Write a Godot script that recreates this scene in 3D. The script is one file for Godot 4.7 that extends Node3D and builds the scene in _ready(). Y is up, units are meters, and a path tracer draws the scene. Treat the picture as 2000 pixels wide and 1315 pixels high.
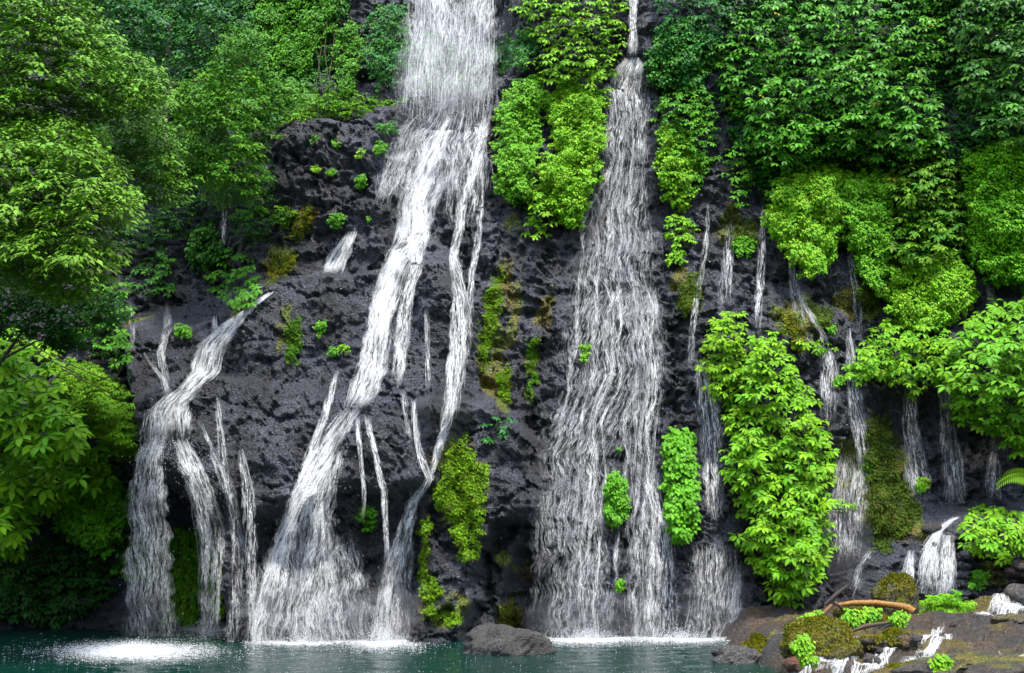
extends Node3D
# A jungle waterfall: dark basalt cliff, white cascades, hanging vines and a green pool.

const CAM := Vector3(0, 2.6, 32.0)
const PITCH := 10.8
const FOV := 34.2
const VK := 4.5                 # vertex colours hold 0 to 1: rock textures are this much lighter and the vertex colours darker
const LK := 0.7
const FOCAL := 2137.0          # of the 2000 pixel wide photograph
const GX0 := -17.5
const GY0 := -1.6
const GS := 0.045
const GW := 800
const GH := 590
const MS := 0.25               # spacing of the coarse relief
const MW := 145
const MH := 108

var cp := cos(deg_to_rad(PITCH))
var sp := sin(deg_to_rad(PITCH))
var zmac := PackedFloat32Array()
var mossmac := PackedFloat32Array()
var roughmac := PackedFloat32Array()
var zg := PackedFloat32Array()
var dg := PackedFloat32Array()   # distance along each ray to the cliff, every 5 pixels
const DW := 421
const DH := 285
var rng := RandomNumberGenerator.new()
var names := {}
var na := FastNoiseLite.new()
var nb := FastNoiseLite.new()
var clusters := {}
var mats := {}

func make_noise(seed_: int, freq: float, type := FastNoiseLite.TYPE_SIMPLEX_SMOOTH, oct := 4) -> FastNoiseLite:
	var n := FastNoiseLite.new()
	n.seed = seed_
	n.noise_type = type
	n.frequency = freq
	n.fractal_type = FastNoiseLite.FRACTAL_FBM if oct > 1 else FastNoiseLite.FRACTAL_NONE
	n.fractal_octaves = oct
	return n

func numbered(called: String) -> String:
	var k: int = names.get(called, 0)
	names[called] = k + 1
	return called if k == 0 else "%s_%03d" % [called, k]

func thing(called: String, label: String, category: String, at: Vector3, group := "") -> Node3D:
	var o := Node3D.new()
	o.name = numbered(called)
	add_child(o)
	o.position = at
	o.set_meta("label", label)
	o.set_meta("category", category)
	if group:
		o.set_meta("group", group)
	return o

func part(called: String, mesh: Mesh, mat: Material, parent: Node3D, xf := Transform3D()) -> MeshInstance3D:
	var m := MeshInstance3D.new()
	m.mesh = mesh
	m.material_override = mat
	m.name = called
	m.transform = xf
	m.cast_shadow = GeometryInstance3D.SHADOW_CASTING_SETTING_ON
	parent.add_child(m, true)
	return m

func struct(called: String, mesh: Mesh, mat: Material, label: String, at := Vector3.ZERO) -> MeshInstance3D:
	var m := part(called, mesh, mat, self, Transform3D(Basis(), at))
	m.set_meta("kind", "structure")
	m.set_meta("label", label)
	return m

func ray(px: float, py: float) -> Vector3:
	var dx := (px - 1000.0) / FOCAL
	var dy := (657.5 - py) / FOCAL
	return Vector3(dx, dy * cp + sp, -cp + dy * sp)

func on_lean(px: float, py: float) -> Vector2:
	var d := ray(px, py)
	var t := -(CAM.z + 0.22 * CAM.y) / (d.z + 0.22 * d.y)
	return Vector2(d.x * t, CAM.y + d.y * t)

func on_plane(px: float, py: float, z: float) -> Vector3:
	var d := ray(px, py)
	return CAM + d * ((z - CAM.z) / d.z)

func on_level(px: float, py: float, y: float) -> Vector3:
	var d := ray(px, py)
	return CAM + d * ((y - CAM.y) / d.y)

func zs(x: float, y: float) -> float:      # the cliff's z at x, y
	var fx := clampf((x - GX0) / GS, 0.0, GW - 1.01)
	var fy := clampf((y - GY0) / GS, 0.0, GH - 1.01)
	var ix := int(fx)
	var iy := int(fy)
	fx -= ix
	fy -= iy
	var k := iy * GW + ix
	return lerpf(lerpf(zg[k], zg[k + 1], fx), lerpf(zg[k + GW], zg[k + GW + 1], fx), fy)

func depth(px: float, py: float) -> float:
	var fx := clampf((px + 50.0) / 5.0, 0.0, DW - 1.01)
	var fy := clampf((py + 50.0) / 5.0, 0.0, DH - 1.01)
	var ix := int(fx)
	var iy := int(fy)
	fx -= ix
	fy -= iy
	var k := iy * DW + ix
	return lerpf(lerpf(dg[k], dg[k + 1], fx), lerpf(dg[k + DW], dg[k + DW + 1], fx), fy)

func hit(px: float, py: float, nearer := 0.0) -> Vector3:
	return CAM + ray(px, py) * (depth(px, py) - nearer)

func poly(a: Array) -> PackedVector2Array:
	var p := PackedVector2Array()
	for i in range(0, a.size(), 2):
		p.append(Vector2(a[i], a[i + 1]))
	return p

func oval(cx: float, cy: float, rx: float, ry: float) -> PackedVector2Array:
	var p := PackedVector2Array()
	for i in 12:
		var k := 1.0 + 0.18 * na.get_noise_2d(cx * 3.0 + i * 31.0, cy * 3.0)
		p.append(Vector2(cx + cos(i * TAU / 12) * rx * k, cy + sin(i * TAU / 12) * ry * k))
	return p

func edge_distance(q: Vector2, p: PackedVector2Array) -> float:      # positive inside
	var best := 1e9
	var n := p.size()
	for i in n:
		var a := p[i]
		var ab := p[(i + 1) % n] - a
		var t := clampf((q - a).dot(ab) / maxf(ab.length_squared(), 1e-6), 0.0, 1.0)
		best = minf(best, (q - a - ab * t).length_squared())
	best = sqrt(best)
	return best if Geometry2D.is_point_in_polygon(q, p) else -best

func leanpoly(a: Array) -> PackedVector2Array:
	var p := PackedVector2Array()
	for i in range(0, a.size(), 2):
		p.append(on_lean(a[i], a[i + 1]))
	return p

# ---------------------------------------------------------------- materials

func plain(color: Color, rough := 0.7, spec := 0.5) -> StandardMaterial3D:
	var m := StandardMaterial3D.new()
	m.albedo_color = color.linear_to_srgb()
	m.roughness = rough
	m.metallic_specular = spec
	return m

func leaf_mat(color: Color, gloss := 0.42) -> StandardMaterial3D:
	var key := "leaf%.3f %.3f %.3f %.2f" % [color.r, color.g, color.b, gloss]
	if not mats.has(key):
		var m := plain(color * (1.0 / LK), gloss + 0.08, 0.3)
		m.vertex_color_use_as_albedo = true
		m.cull_mode = BaseMaterial3D.CULL_DISABLED
		m.backlight_enabled = true
		m.backlight = Color(0.26, 0.32, 0.12)
		mats[key] = m
	return mats[key]

func grain_image(size: int, seed_: int, freq: float, lo: float, hi: float, oct := 5) -> Image:
	var n := make_noise(seed_, freq, FastNoiseLite.TYPE_SIMPLEX_SMOOTH, oct)
	var im := n.get_seamless_image(size, size)
	im.convert(Image.FORMAT_RGBA8)
	return im

func noise_tex(seed_: int, freq: float, size := 1024, ramp: Array = [], type := FastNoiseLite.TYPE_SIMPLEX_SMOOTH, oct := 5, ridged := false) -> NoiseTexture2D:
	var n := make_noise(seed_, freq, type, oct)
	if ridged:
		n.fractal_type = FastNoiseLite.FRACTAL_RIDGED
	if type == FastNoiseLite.TYPE_CELLULAR:
		n.cellular_return_type = FastNoiseLite.RETURN_DISTANCE2_SUB
		n.domain_warp_enabled = true
		n.domain_warp_amplitude = 18.0
		n.domain_warp_frequency = freq * 0.8
	var t := NoiseTexture2D.new()
	t.width = size
	t.height = size
	t.seamless = true
	t.noise = n
	if ramp.size():
		var g := Gradient.new()
		g.offsets = PackedFloat32Array(ramp[0])
		var cs := PackedColorArray()
		for c in ramp[1]:
			cs.append((c as Color).linear_to_srgb())
		g.colors = cs
		t.color_ramp = g
	return t

func rock_mat(tile: float, relief: float, dark: Color, light: Color, rough_lo := 0.1, rough_hi := 0.36) -> StandardMaterial3D:
	var m := StandardMaterial3D.new()
	m.albedo_texture = noise_tex(11, 0.02, 1024, [[0.0, 0.42, 0.58, 1.0], [dark * 0.8 * VK, dark * VK, light * VK, light * 1.35 * VK]])
	m.vertex_color_use_as_albedo = true
	m.uv1_triplanar = true
	m.uv1_world_triplanar = true
	m.uv1_scale = Vector3(tile, tile, tile)
	m.heightmap_enabled = true
	m.heightmap_texture = rock_relief()
	m.heightmap_scale = relief
	m.roughness = 1.0
	m.roughness_texture = noise_tex(13, 0.008, 512, [[0.0, 0.45, 0.7, 1.0], [Color(rough_lo, rough_lo, rough_lo), Color(rough_lo, rough_lo, rough_lo), Color(rough_hi, rough_hi, rough_hi), Color(rough_hi, rough_hi, rough_hi)]])
	m.metallic_specular = 0.65
	return m

var relief_tex: ImageTexture

# chipped stone: warped cells at three sizes, pits between them, and a fine grain
func rock_relief() -> ImageTexture:
	if relief_tex == null:
		var n := 1024
		var sum := PackedFloat32Array()
		sum.resize(n * n)
		var k := 0
		for s in [[0.014, 0.8, FastNoiseLite.RETURN_CELL_VALUE], [0.035, 0.8, FastNoiseLite.RETURN_CELL_VALUE], [0.03, -0.9, FastNoiseLite.RETURN_DISTANCE], [0.06, -0.7, FastNoiseLite.RETURN_DISTANCE], [0.0, 0.6, 0], [0.0, 0.6, 1]]:
			var f: FastNoiseLite
			if s[0] > 0:
				f = FastNoiseLite.new()
				f.noise_type = FastNoiseLite.TYPE_CELLULAR
				f.frequency = s[0]
				f.seed = 200 + k
				f.fractal_type = FastNoiseLite.FRACTAL_NONE
				f.cellular_return_type = s[2]
				f.domain_warp_enabled = true
				f.domain_warp_amplitude = 0.45 / s[0]
				f.domain_warp_frequency = s[0] * 1.2
			else:
				f = make_noise(220 + k, 0.012 if s[2] == 0 else 0.06, FastNoiseLite.TYPE_SIMPLEX_SMOOTH, 6)
				f.fractal_type = FastNoiseLite.FRACTAL_RIDGED if s[2] == 0 else FastNoiseLite.FRACTAL_FBM
			var im := f.get_seamless_image(n, n)
			im.convert(Image.FORMAT_L8)
			var d := im.get_data()
			var w: float = s[1] / 255.0
			for i in n * n:
				sum[i] += w * d[i]
			k += 1
		var lo := 1e9
		var hi := -1e9
		for x in sum:
			lo = minf(lo, x)
			hi = maxf(hi, x)
		var bytes := PackedByteArray()
		bytes.resize(n * n)
		for i in n * n:
			bytes[i] = int(255.0 * (sum[i] - lo) / (hi - lo))
		relief_tex = ImageTexture.create_from_image(Image.create_from_data(n, n, false, Image.FORMAT_L8, bytes))
	return relief_tex

# ---------------------------------------------------------------- meshes

func surface(v: PackedVector3Array, n: PackedVector3Array, idx: PackedInt32Array, col := PackedColorArray()) -> ArrayMesh:
	var a := []
	a.resize(Mesh.ARRAY_MAX)
	a[Mesh.ARRAY_VERTEX] = v
	a[Mesh.ARRAY_NORMAL] = n
	a[Mesh.ARRAY_INDEX] = idx
	if col.size():
		a[Mesh.ARRAY_COLOR] = col
	var m := ArrayMesh.new()
	m.add_surface_from_arrays(Mesh.PRIMITIVE_TRIANGLES, a)
	return m

func tube(points: Array, radii: Array, sides := 6, wobble := 0.0) -> ArrayMesh:
	var v := PackedVector3Array()
	var nn := PackedVector3Array()
	var idx := PackedInt32Array()
	var n := points.size()
	for i in n:
		var p: Vector3 = points[i]
		var tan_: Vector3 = ((points[mini(i + 1, n - 1)] as Vector3) - (points[maxi(i - 1, 0)] as Vector3)).normalized()
		var side := tan_.cross(Vector3(0.13, 0.31, 0.94)).normalized()
		var up := side.cross(tan_)
		for k in sides:
			var a := k * TAU / sides
			var dir := side * cos(a) + up * sin(a)
			var r: float = radii[i]
			v.append(p + dir * r * (1.0 + wobble * nb.get_noise_3d(p.x * 40 + k * 17, p.y * 40, p.z * 40)))
			nn.append(dir)
	for i in n - 1:
		for k in sides:
			var a := i * sides + k
			var b := i * sides + (k + 1) % sides
			idx.append_array([a, b, a + sides, b, b + sides, a + sides])
	for e in [0, n - 1]:
		var c := v.size()
		v.append(points[e])
		nn.append(((points[e] as Vector3) - (points[1 if e == 0 else n - 2] as Vector3)).normalized())
		for k in sides:
			var a: int = e * sides + k
			var b: int = e * sides + (k + 1) % sides
			idx.append_array([c, b, a] if e == 0 else [c, a, b])
	return surface(v, nn, idx)

# One leaf: base at the origin, growing along -Y ... here along +X, face up +Y, its halves folded along the midrib and the tip hanging.
func leaf_arrays(w: float, droop: float, fold: float, rows: Array) -> Array:
	var v := PackedVector3Array()
	var c := PackedColorArray()
	var idx := PackedInt32Array()
	for r in rows:
		var t: float = r[0]
		var hw: float = r[1] * w
		var y := -droop * t * t
		v.append(Vector3(t, y + hw * fold, -hw))
		v.append(Vector3(t, y, 0))
		v.append(Vector3(t, y + hw * fold, hw))
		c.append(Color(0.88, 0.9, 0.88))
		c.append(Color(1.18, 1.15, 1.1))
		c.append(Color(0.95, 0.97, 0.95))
	for i in rows.size() - 1:
		var a := i * 3
		for k in 2:
			idx.append_array([a + k, a + k + 3, a + k + 1, a + k + 1, a + k + 3, a + k + 4])
	return [v, c, idx]

const LEAF_ROWS := {
	"broad": [[0.0, 0.05], [0.3, 0.44], [0.6, 0.46], [0.85, 0.22], [1.0, 0.0]],
	"fine": [[0.0, 0.1], [0.35, 0.5], [0.75, 0.3], [1.0, 0.0]],
	"tree": [[0.0, 0.04], [0.4, 0.5], [1.0, 0.0]],
	"fern": [[0.0, 0.12], [0.4, 0.16], [0.8, 0.09], [1.0, 0.0]],
	"moss": [[0.0, 0.3], [0.6, 0.5], [1.0, 0.05]],
}

func bake(leaves: Array, kind: String, w: float, droop: float) -> ArrayMesh:
	var v := PackedVector3Array()
	var c := PackedColorArray()
	var idx := PackedInt32Array()
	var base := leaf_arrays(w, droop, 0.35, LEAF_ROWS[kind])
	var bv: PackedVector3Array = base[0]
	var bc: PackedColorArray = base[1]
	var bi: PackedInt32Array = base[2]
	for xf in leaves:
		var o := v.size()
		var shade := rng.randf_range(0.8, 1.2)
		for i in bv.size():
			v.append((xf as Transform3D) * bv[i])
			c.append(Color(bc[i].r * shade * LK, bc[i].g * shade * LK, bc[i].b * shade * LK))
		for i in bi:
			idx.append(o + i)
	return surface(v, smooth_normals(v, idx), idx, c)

func smooth_normals(v: PackedVector3Array, idx: PackedInt32Array) -> PackedVector3Array:
	var n := PackedVector3Array()
	n.resize(v.size())
	for i in range(0, idx.size(), 3):
		var f := (v[idx[i + 2]] - v[idx[i]]).cross(v[idx[i + 1]] - v[idx[i]])
		n[idx[i]] += f
		n[idx[i + 1]] += f
		n[idx[i + 2]] += f
	for i in n.size():
		n[i] = n[i].normalized() if n[i].length_squared() > 1e-14 else Vector3.UP
	return n

func leaf_xf(at: Vector3, dir: Vector3, up: Vector3, size: float) -> Transform3D:
	var x := dir.normalized()
	var z := x.cross(up).normalized()
	var y := z.cross(x)
	return Transform3D(Basis(x * size, y * size, z * size), at)

# Five variants of a shoot for each kind of plant, outward +Z, unit leaf length. [leaf transforms, mesh]
func shoots(kind: String) -> Array:
	if clusters.has(kind):
		return clusters[kind]
	var made := []
	for s in 5:
		var l: Array[Transform3D] = []
		if kind == "broad":
			var axis := Vector3(0, 0.75, 0.66)
			var n := rng.randi_range(5, 7)
			var turn := rng.randf() * TAU
			for k in n:
				var a := turn + k * TAU / n + rng.randf_range(-0.25, 0.25)
				var side := Vector3(1, 0, 0) * cos(a) + Vector3(0, -0.66, 0.75) * sin(a)
				var d := side * 0.9 + axis * 0.15 + Vector3.DOWN * rng.randf_range(0.25, 0.6)
				l.append(leaf_xf(side * 0.12, d, axis + side * 0.5, rng.randf_range(0.75, 1.08)))
		elif kind == "fine":
			for k in 8:
				var a := rng.randf() * TAU
				var side := Vector3(cos(a), sin(a), 0) * rng.randf_range(0.2, 0.95)
				var d := Vector3(side.x * 0.7 + rng.randf_range(-0.4, 0.4), -0.75 + side.y * 0.5, rng.randf_range(0.35, 0.95))
				l.append(leaf_xf(side + Vector3(0, 0, rng.randf_range(-0.4, 0.3)), d, Vector3(0, 0.55, 0.85), rng.randf_range(0.7, 1.05)))
		elif kind == "tree":
			for k in 11:
				var t := k / 10.0
				var a := k * 2.4 + rng.randf_range(-0.4, 0.4)
				var out := Vector3(cos(a), 0.3 * sin(a), absf(sin(a)) * 0.8)
				var at := Vector3(rng.randf_range(-0.5, 0.5), rng.randf_range(-0.25, 0.35) - 0.35 * t, 0.2 + t * 1.2) + out * 0.4
				l.append(leaf_xf(at, out + Vector3(0, -0.5, 0.5), Vector3(rng.randf_range(-0.3, 0.3), 1, 0.4), rng.randf_range(0.7, 1.1)))
		else:
			for k in 9:
				var a := rng.randf() * TAU
				var d := Vector3(cos(a), sin(a) * 0.8 - 0.2, rng.randf_range(0.4, 1.2))
				l.append(leaf_xf(Vector3(cos(a), sin(a), 0) * rng.randf_range(0.0, 0.7), d, Vector3(0, 0.8, 0.6), rng.randf_range(0.6, 1.1)))
		var width: float = {"broad": 0.52, "fine": 0.8, "tree": 0.42, "moss": 0.5}[kind]
		made.append([l, bake(l, kind, width, 0.22 if kind == "broad" else 0.15)])
	clusters[kind] = made
	return made

func single_leaf(kind: String) -> ArrayMesh:
	var key := "single " + kind
	if not clusters.has(key):
		clusters[key] = bake([Transform3D()], kind, 0.52 if kind == "broad" else 0.8, 0.22)
	return clusters[key]

func many(called: String, mesh: Mesh, mat: Material, parent: Node3D, xfs: Array[Transform3D], cols: PackedColorArray) -> void:
	if xfs.is_empty():
		return
	var mm := MultiMesh.new()
	mm.transform_format = MultiMesh.TRANSFORM_3D
	mm.use_colors = cols.size() > 0
	mm.mesh = mesh
	mm.instance_count = xfs.size()
	var each := 16 if cols.size() else 12
	var b := PackedFloat32Array()
	b.resize(xfs.size() * each)
	for i in xfs.size():
		var x := xfs[i]
		var k := i * each
		b[k] = x.basis.x.x
		b[k + 1] = x.basis.y.x
		b[k + 2] = x.basis.z.x
		b[k + 3] = x.origin.x
		b[k + 4] = x.basis.x.y
		b[k + 5] = x.basis.y.y
		b[k + 6] = x.basis.z.y
		b[k + 7] = x.origin.y
		b[k + 8] = x.basis.x.z
		b[k + 9] = x.basis.y.z
		b[k + 10] = x.basis.z.z
		b[k + 11] = x.origin.z
		if each == 16:
			b[k + 12] = cols[i].r
			b[k + 13] = cols[i].g
			b[k + 14] = cols[i].b
			b[k + 15] = 1.0
	mm.buffer = b
	var o := MultiMeshInstance3D.new()
	o.name = called
	o.multimesh = mm
	o.material_override = mat
	o.set_meta("kind", "stuff")
	parent.add_child(o, true)

# A plant that covers the outline p of the photograph: its shoots stand on a mound over the cliff (or over an upright plane, for a tree that stands before it).
func plant(called: String, label: String, category: String, p: PackedVector2Array, kind: String, size: float, c1: Color, c2: Color, o := {}) -> Node3D:
	var bulge: float = o.get("bulge", 0.6) * (0.75 if kind == "fine" else 1.0)
	var rim: float = o.get("rim", 45.0) * (0.6 if kind == "fine" else 1.0)
	var tier: float = o.get("tier", 0.0)
	var period: float = o.get("period", 70.0)
	var layers: int = o.get("layers", 2)
	var plane: float = o.get("z", -999.0)
	var ahead: float = o.get("ahead", 0.0)
	var parts: int = o.get("parts", 0)
	var lumps: float = o.get("lumps", 0.09 if kind == "fine" else 0.35)
	var fray: float = o.get("fray", 9.0)
	var lo := p[0]
	var hi := p[0]
	for q in p:
		lo = lo.min(q)
		hi = hi.max(q)
	var mid := (lo + hi) * 0.5
	var step: float = o.get("spacing", 1.0) * size * FOCAL / 31.0 * {"broad": 1.0, "fine": 1.0, "tree": 0.92, "moss": 0.9}[kind]
	var foot := on_plane(mid.x, hi.y, plane) if plane > -900 else hit(mid.x, minf(hi.y - 6, 1300))
	var root := thing(called, label, category, foot, o.get("group", ""))
	var xfs := [[], [], [], [], []]
	var cols := [PackedColorArray(), PackedColorArray(), PackedColorArray(), PackedColorArray(), PackedColorArray()]
	for s in 5:
		var typed: Array[Transform3D] = []
		xfs[s] = typed
	var front := []
	for layer in layers:
		var y := lo.y - step
		while y < hi.y + step:
			var x := lo.x - step
			while x < hi.x + step:
				var q := Vector2(x + rng.randf_range(-0.6, 0.6) * step, y + rng.randf_range(-0.6, 0.6) * step)
				x += step
				var e := edge_distance(q + Vector2(nb.get_noise_2d(q.x * 4, q.y * 4), nb.get_noise_2d(q.x * 4 + 900, q.y * 4)) * fray * 2.0, p)
				if e < 0:
					continue
				if layer < layers - 1 and (kind == "tree" or tier > 0.9) and na.get_noise_2d(q.x * 3.2 + 50, q.y * 5.0) < (-0.24 if kind == "tree" else -0.3):
					continue
				var k := minf(e / rim, 1.0)
				var thick := bulge * sqrt(1.0 - (1.0 - k) * (1.0 - k))
				thick *= 1.0 + lumps * 2.0 * na.get_noise_2d(q.x * 1.4, q.y * 1.4)
				if tier > 0:
					var f := q.y / period + 2.2 * na.get_noise_2d(q.x * 0.5, q.y * 0.3)
					f -= floorf(f)
					if layer < layers - 1 and f > 0.82 and rng.randf() < (0.8 if kind == "tree" else 0.5):
						continue
					thick += tier * f * k
				thick -= layer * bulge * (0.28 if layers > 1 else 0.0) * rng.randf_range(0.5, 1.2) + rng.randf_range(0, 0.12) * size
				var at: Vector3
				if plane > -900:
					var d := ray(q.x, q.y)
					at = CAM + d * ((plane - 0.12 * (mid.y - q.y) * 0.02 - CAM.z) / d.z - thick)
				else:
					at = hit(q.x, q.y, thick + ahead + 0.04)
				var loose := 0.45 if kind == "fine" else 1.0
				var b := Basis(Vector3.UP, loose * rng.randf_range(-0.7, 0.7) + 0.5 * na.get_noise_2d(q.x * 2, q.y * 2)) * Basis(Vector3.RIGHT, loose * rng.randf_range(-0.35, 0.3)) * Basis(Vector3.BACK, rng.randf_range(-0.3, 0.3))
				var s := rng.randi_range(0, 4)
				var big := size * rng.randf_range(0.75, 1.2)
				var mixed := clampf(0.5 + 0.75 * na.get_noise_2d(q.x * 2.2 + 300, q.y * 2.2) + rng.randf_range(-0.35, 0.35), 0.0, 1.0)
				var col := c1.lerp(c2, mixed) * rng.randf_range(0.85, 1.12)
				if rng.randf() < o.get("yellow", 0.0):
					col = Color(0.42, 0.33, 0.03)
				var xf := Transform3D(b.scaled(Vector3.ONE * big), at - foot)
				if parts > 0 and layer == 0 and q.x > 4 and q.x < 1996 and q.y > 4 and q.y < 1310:
					front.append([xf, s, col])
				else:
					xfs[s].append(xf)
					cols[s].append(col)
			y += step
	if parts > 0:
		# the shoots that show largest, spread over the plant, as single leaves
		for i in front.size():
			var j := rng.randi_range(i, front.size() - 1)
			var t = front[i]
			front[i] = front[j]
			front[j] = t
		var made := 0
		for f in front:
			var sh: Array = shoots(kind)[f[1]]
			if made + (sh[0] as Array).size() > parts:
				xfs[f[1]].append(f[0])
				cols[f[1]].append(f[2])
				continue
			var m := leaf_mat(Color(snappedf(f[2].r, 0.012), snappedf(f[2].g, 0.024), snappedf(f[2].b, 0.012)))
			for l in sh[0]:
				part("leaf" if made == 0 else "leaf_%03d" % made, single_leaf(kind), m, root, (f[0] as Transform3D) * (l as Transform3D))
				made += 1
	for s in 5:
		many("foliage" if s == 0 else "foliage_%03d" % s, shoots(kind)[s][1], leaf_mat(Color(1, 1, 1), o.get("gloss", 0.42)), root, xfs[s], cols[s])
	return root

# ---------------------------------------------------------------- the cliff

func relief() -> void:
	# broad shape, on a coarse grid: [outline in the photograph, softness in metres, metres towards the viewer]
	var regions := [
		[[245, 600, 330, 650, 400, 640, 470, 605, 530, 572, 640, 545, 760, 540, 870, 520, 930, 610, 905, 780, 860, 880, 840, 960, 800, 1010, 790, 1290, 480, 1290, 440, 1000, 330, 900, 285, 800, 250, 700], 0.35, 1.5],
		[[285, 800, 400, 752, 560, 765, 690, 790, 790, 772, 860, 800, 830, 960, 690, 970, 640, 1000, 520, 1010, 430, 960, 330, 900], 0.25, 0.7],
		[[500, 1020, 640, 1000, 690, 970, 830, 965, 800, 1290, 500, 1290], 0.22, -0.65],
		[[-300, 880, 220, 880, 290, 900, 360, 985, 425, 985, 440, 1080, 440, 1290, -300, 1290], 0.3, -4.0],
		[[850, 800, 960, 770, 1040, 860, 1065, 1000, 1000, 1130, 960, 1290, 800, 1290, 825, 1000], 0.25, 1.35],
		[[930, 1090, 985, 1030, 1055, 1000, 1062, 1290, 900, 1290], 0.25, -1.7],
		[[-300, 235, 560, 238, 700, 222, 790, 195, 840, 178, 950, 165, 985, 130, 990, -300, -300, -300], 0.25, -3.6],
		[[1225, -200, 1190, 120, 1180, 330, 1130, 480, 1290, 480, 1280, 300, 1260, 100, 1262, -200], 0.5, -0.5],
		[[1690, 1080, 1740, 1060, 1830, 1030, 1890, 1000, 2300, 960, 2300, 1300, 1660, 1300], 0.25, 1.2],
		[[1620, 880, 1700, 860, 1710, 1090, 1650, 1200, 1600, 1200], 0.35, -0.5],
		[[-300, 240, 380, 240, 430, 420, 440, 560, 330, 600, 250, 600, -300, 620], 0.9, -1.6],
		[[-300, 620, 230, 620, 260, 740, 230, 880, -300, 880], 0.6, -0.8],
		[[560, 240, 790, 225, 760, 330, 740, 420, 690, 450, 560, 420, 530, 330], 0.5, 0.5],
		[[1440, 300, 2300, 300, 2300, 700, 1700, 640, 1500, 560], 0.9, -0.6],
		[[1700, 790, 2300, 760, 2300, 990, 1890, 1000, 1740, 1040], 0.5, -0.7],
		[[740, 380, 800, 370, 860, 500, 800, 540, 730, 540], 0.3, 0.35],
		[[820, 480, 880, 490, 890, 620, 830, 660], 0.2, 0.3],
		[[780, 790, 850, 790, 850, 900, 790, 960], 0.15, -0.3],
	]
	var moss := [   # where the rock itself is green or ochre with moss: centre, half axes, strength
		[985, 600, 40, 120, 0.9], [960, 700, 30, 110, 1.0], [1040, 700, 20, 90, 0.7], [990, 760, 30, 60, 0.9], [900, 960, 60, 120, 1.0], [870, 1180, 60, 45, 0.9],
		[1000, 1140, 60, 110, 0.55], [990, 1215, 30, 30, 1.0], [545, 510, 45, 45, 1.0], [500, 640, 40, 60, 0.6], [575, 660, 22, 70, 0.8], [590, 430, 50, 50, 0.7],
		[1730, 930, 75, 150, 1.0], [1560, 620, 60, 60, 0.9], [1340, 570, 40, 60, 0.8], [1440, 440, 50, 60, 0.7], [1690, 580, 50, 50, 0.9], [365, 1110, 80, 110, 1.0],
		[280, 640, 30, 60, 0.6], [690, 280, 110, 40, 0.35], [830, 1080, 20, 80, 0.9], [1000, 440, 50, 40, 0.5], [1900, 1120, 120, 50, 0.5], [1060, 600, 50, 90, 0.5], [1100, 850, 60, 60, 0.3],
	]
	var polys := []
	for r in regions:
		polys.append(leanpoly(r[0]))
	var spots := []
	for s in moss:
		var c := on_lean(s[0], s[1])
		var e := on_lean(s[0] + s[2], s[1] - s[3])
		spots.append([c, Vector2(absf(e.x - c.x), absf(e.y - c.y)), s[4]])
	var warp := make_noise(5, 0.35, FastNoiseLite.TYPE_SIMPLEX_SMOOTH, 3)
	zmac.resize(MW * MH)
	mossmac.resize(MW * MH)
	roughmac.resize(MW * MH)
	var slab := leanpoly([240, 590, 530, 570, 760, 545, 900, 540, 920, 760, 850, 900, 800, 1010, 480, 1010, 300, 900])
	for j in MH:
		for i in MW:
			var q := Vector2(GX0 + i * MS, GY0 + j * MS)
			var w := q + Vector2(warp.get_noise_2d(q.x, q.y), warp.get_noise_2d(q.x + 50, q.y)) * 0.4
			var z := -0.22 * q.y
			if absf(q.x) > 15:
				z += (absf(q.x) - 15) * 0.55
			for k in polys.size():
				var e := edge_distance(w, polys[k])
				var soft: float = regions[k][1]
				z += regions[k][2] * smoothstep(-soft, soft, e)
			zmac[j * MW + i] = z
			var m := 0.0
			for s in spots:
				var d: Vector2 = (q - (s[0] as Vector2)) / (s[1] as Vector2)
				m = maxf(m, 1.25 * s[2] * (1.0 - smoothstep(0.3, 1.3, d.length())))
			mossmac[j * MW + i] = m
			roughmac[j * MW + i] = lerpf(1.0, 0.55, smoothstep(-0.3, 0.6, edge_distance(w, slab)))

func coarse(a: PackedFloat32Array, x: float, y: float) -> float:
	var fx := clampf((x - GX0) / MS, 0.0, MW - 1.01)
	var fy := clampf((y - GY0) / MS, 0.0, MH - 1.01)
	var ix := int(fx)
	var iy := int(fy)
	fx -= ix
	fy -= iy
	var k := iy * MW + ix
	return lerpf(lerpf(a[k], a[k + 1], fx), lerpf(a[k + MW], a[k + MW + 1], fx), fy)

func cellular(seed_: int, freq: float, what: int) -> FastNoiseLite:
	var n := FastNoiseLite.new()
	n.seed = seed_
	n.noise_type = FastNoiseLite.TYPE_CELLULAR
	n.frequency = freq
	n.fractal_type = FastNoiseLite.FRACTAL_NONE
	n.cellular_return_type = what
	n.cellular_jitter = 1.0
	n.domain_warp_enabled = true
	n.domain_warp_amplitude = 0.5 / freq
	n.domain_warp_frequency = freq * 1.1
	n.domain_warp_fractal_octaves = 3
	return n

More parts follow.
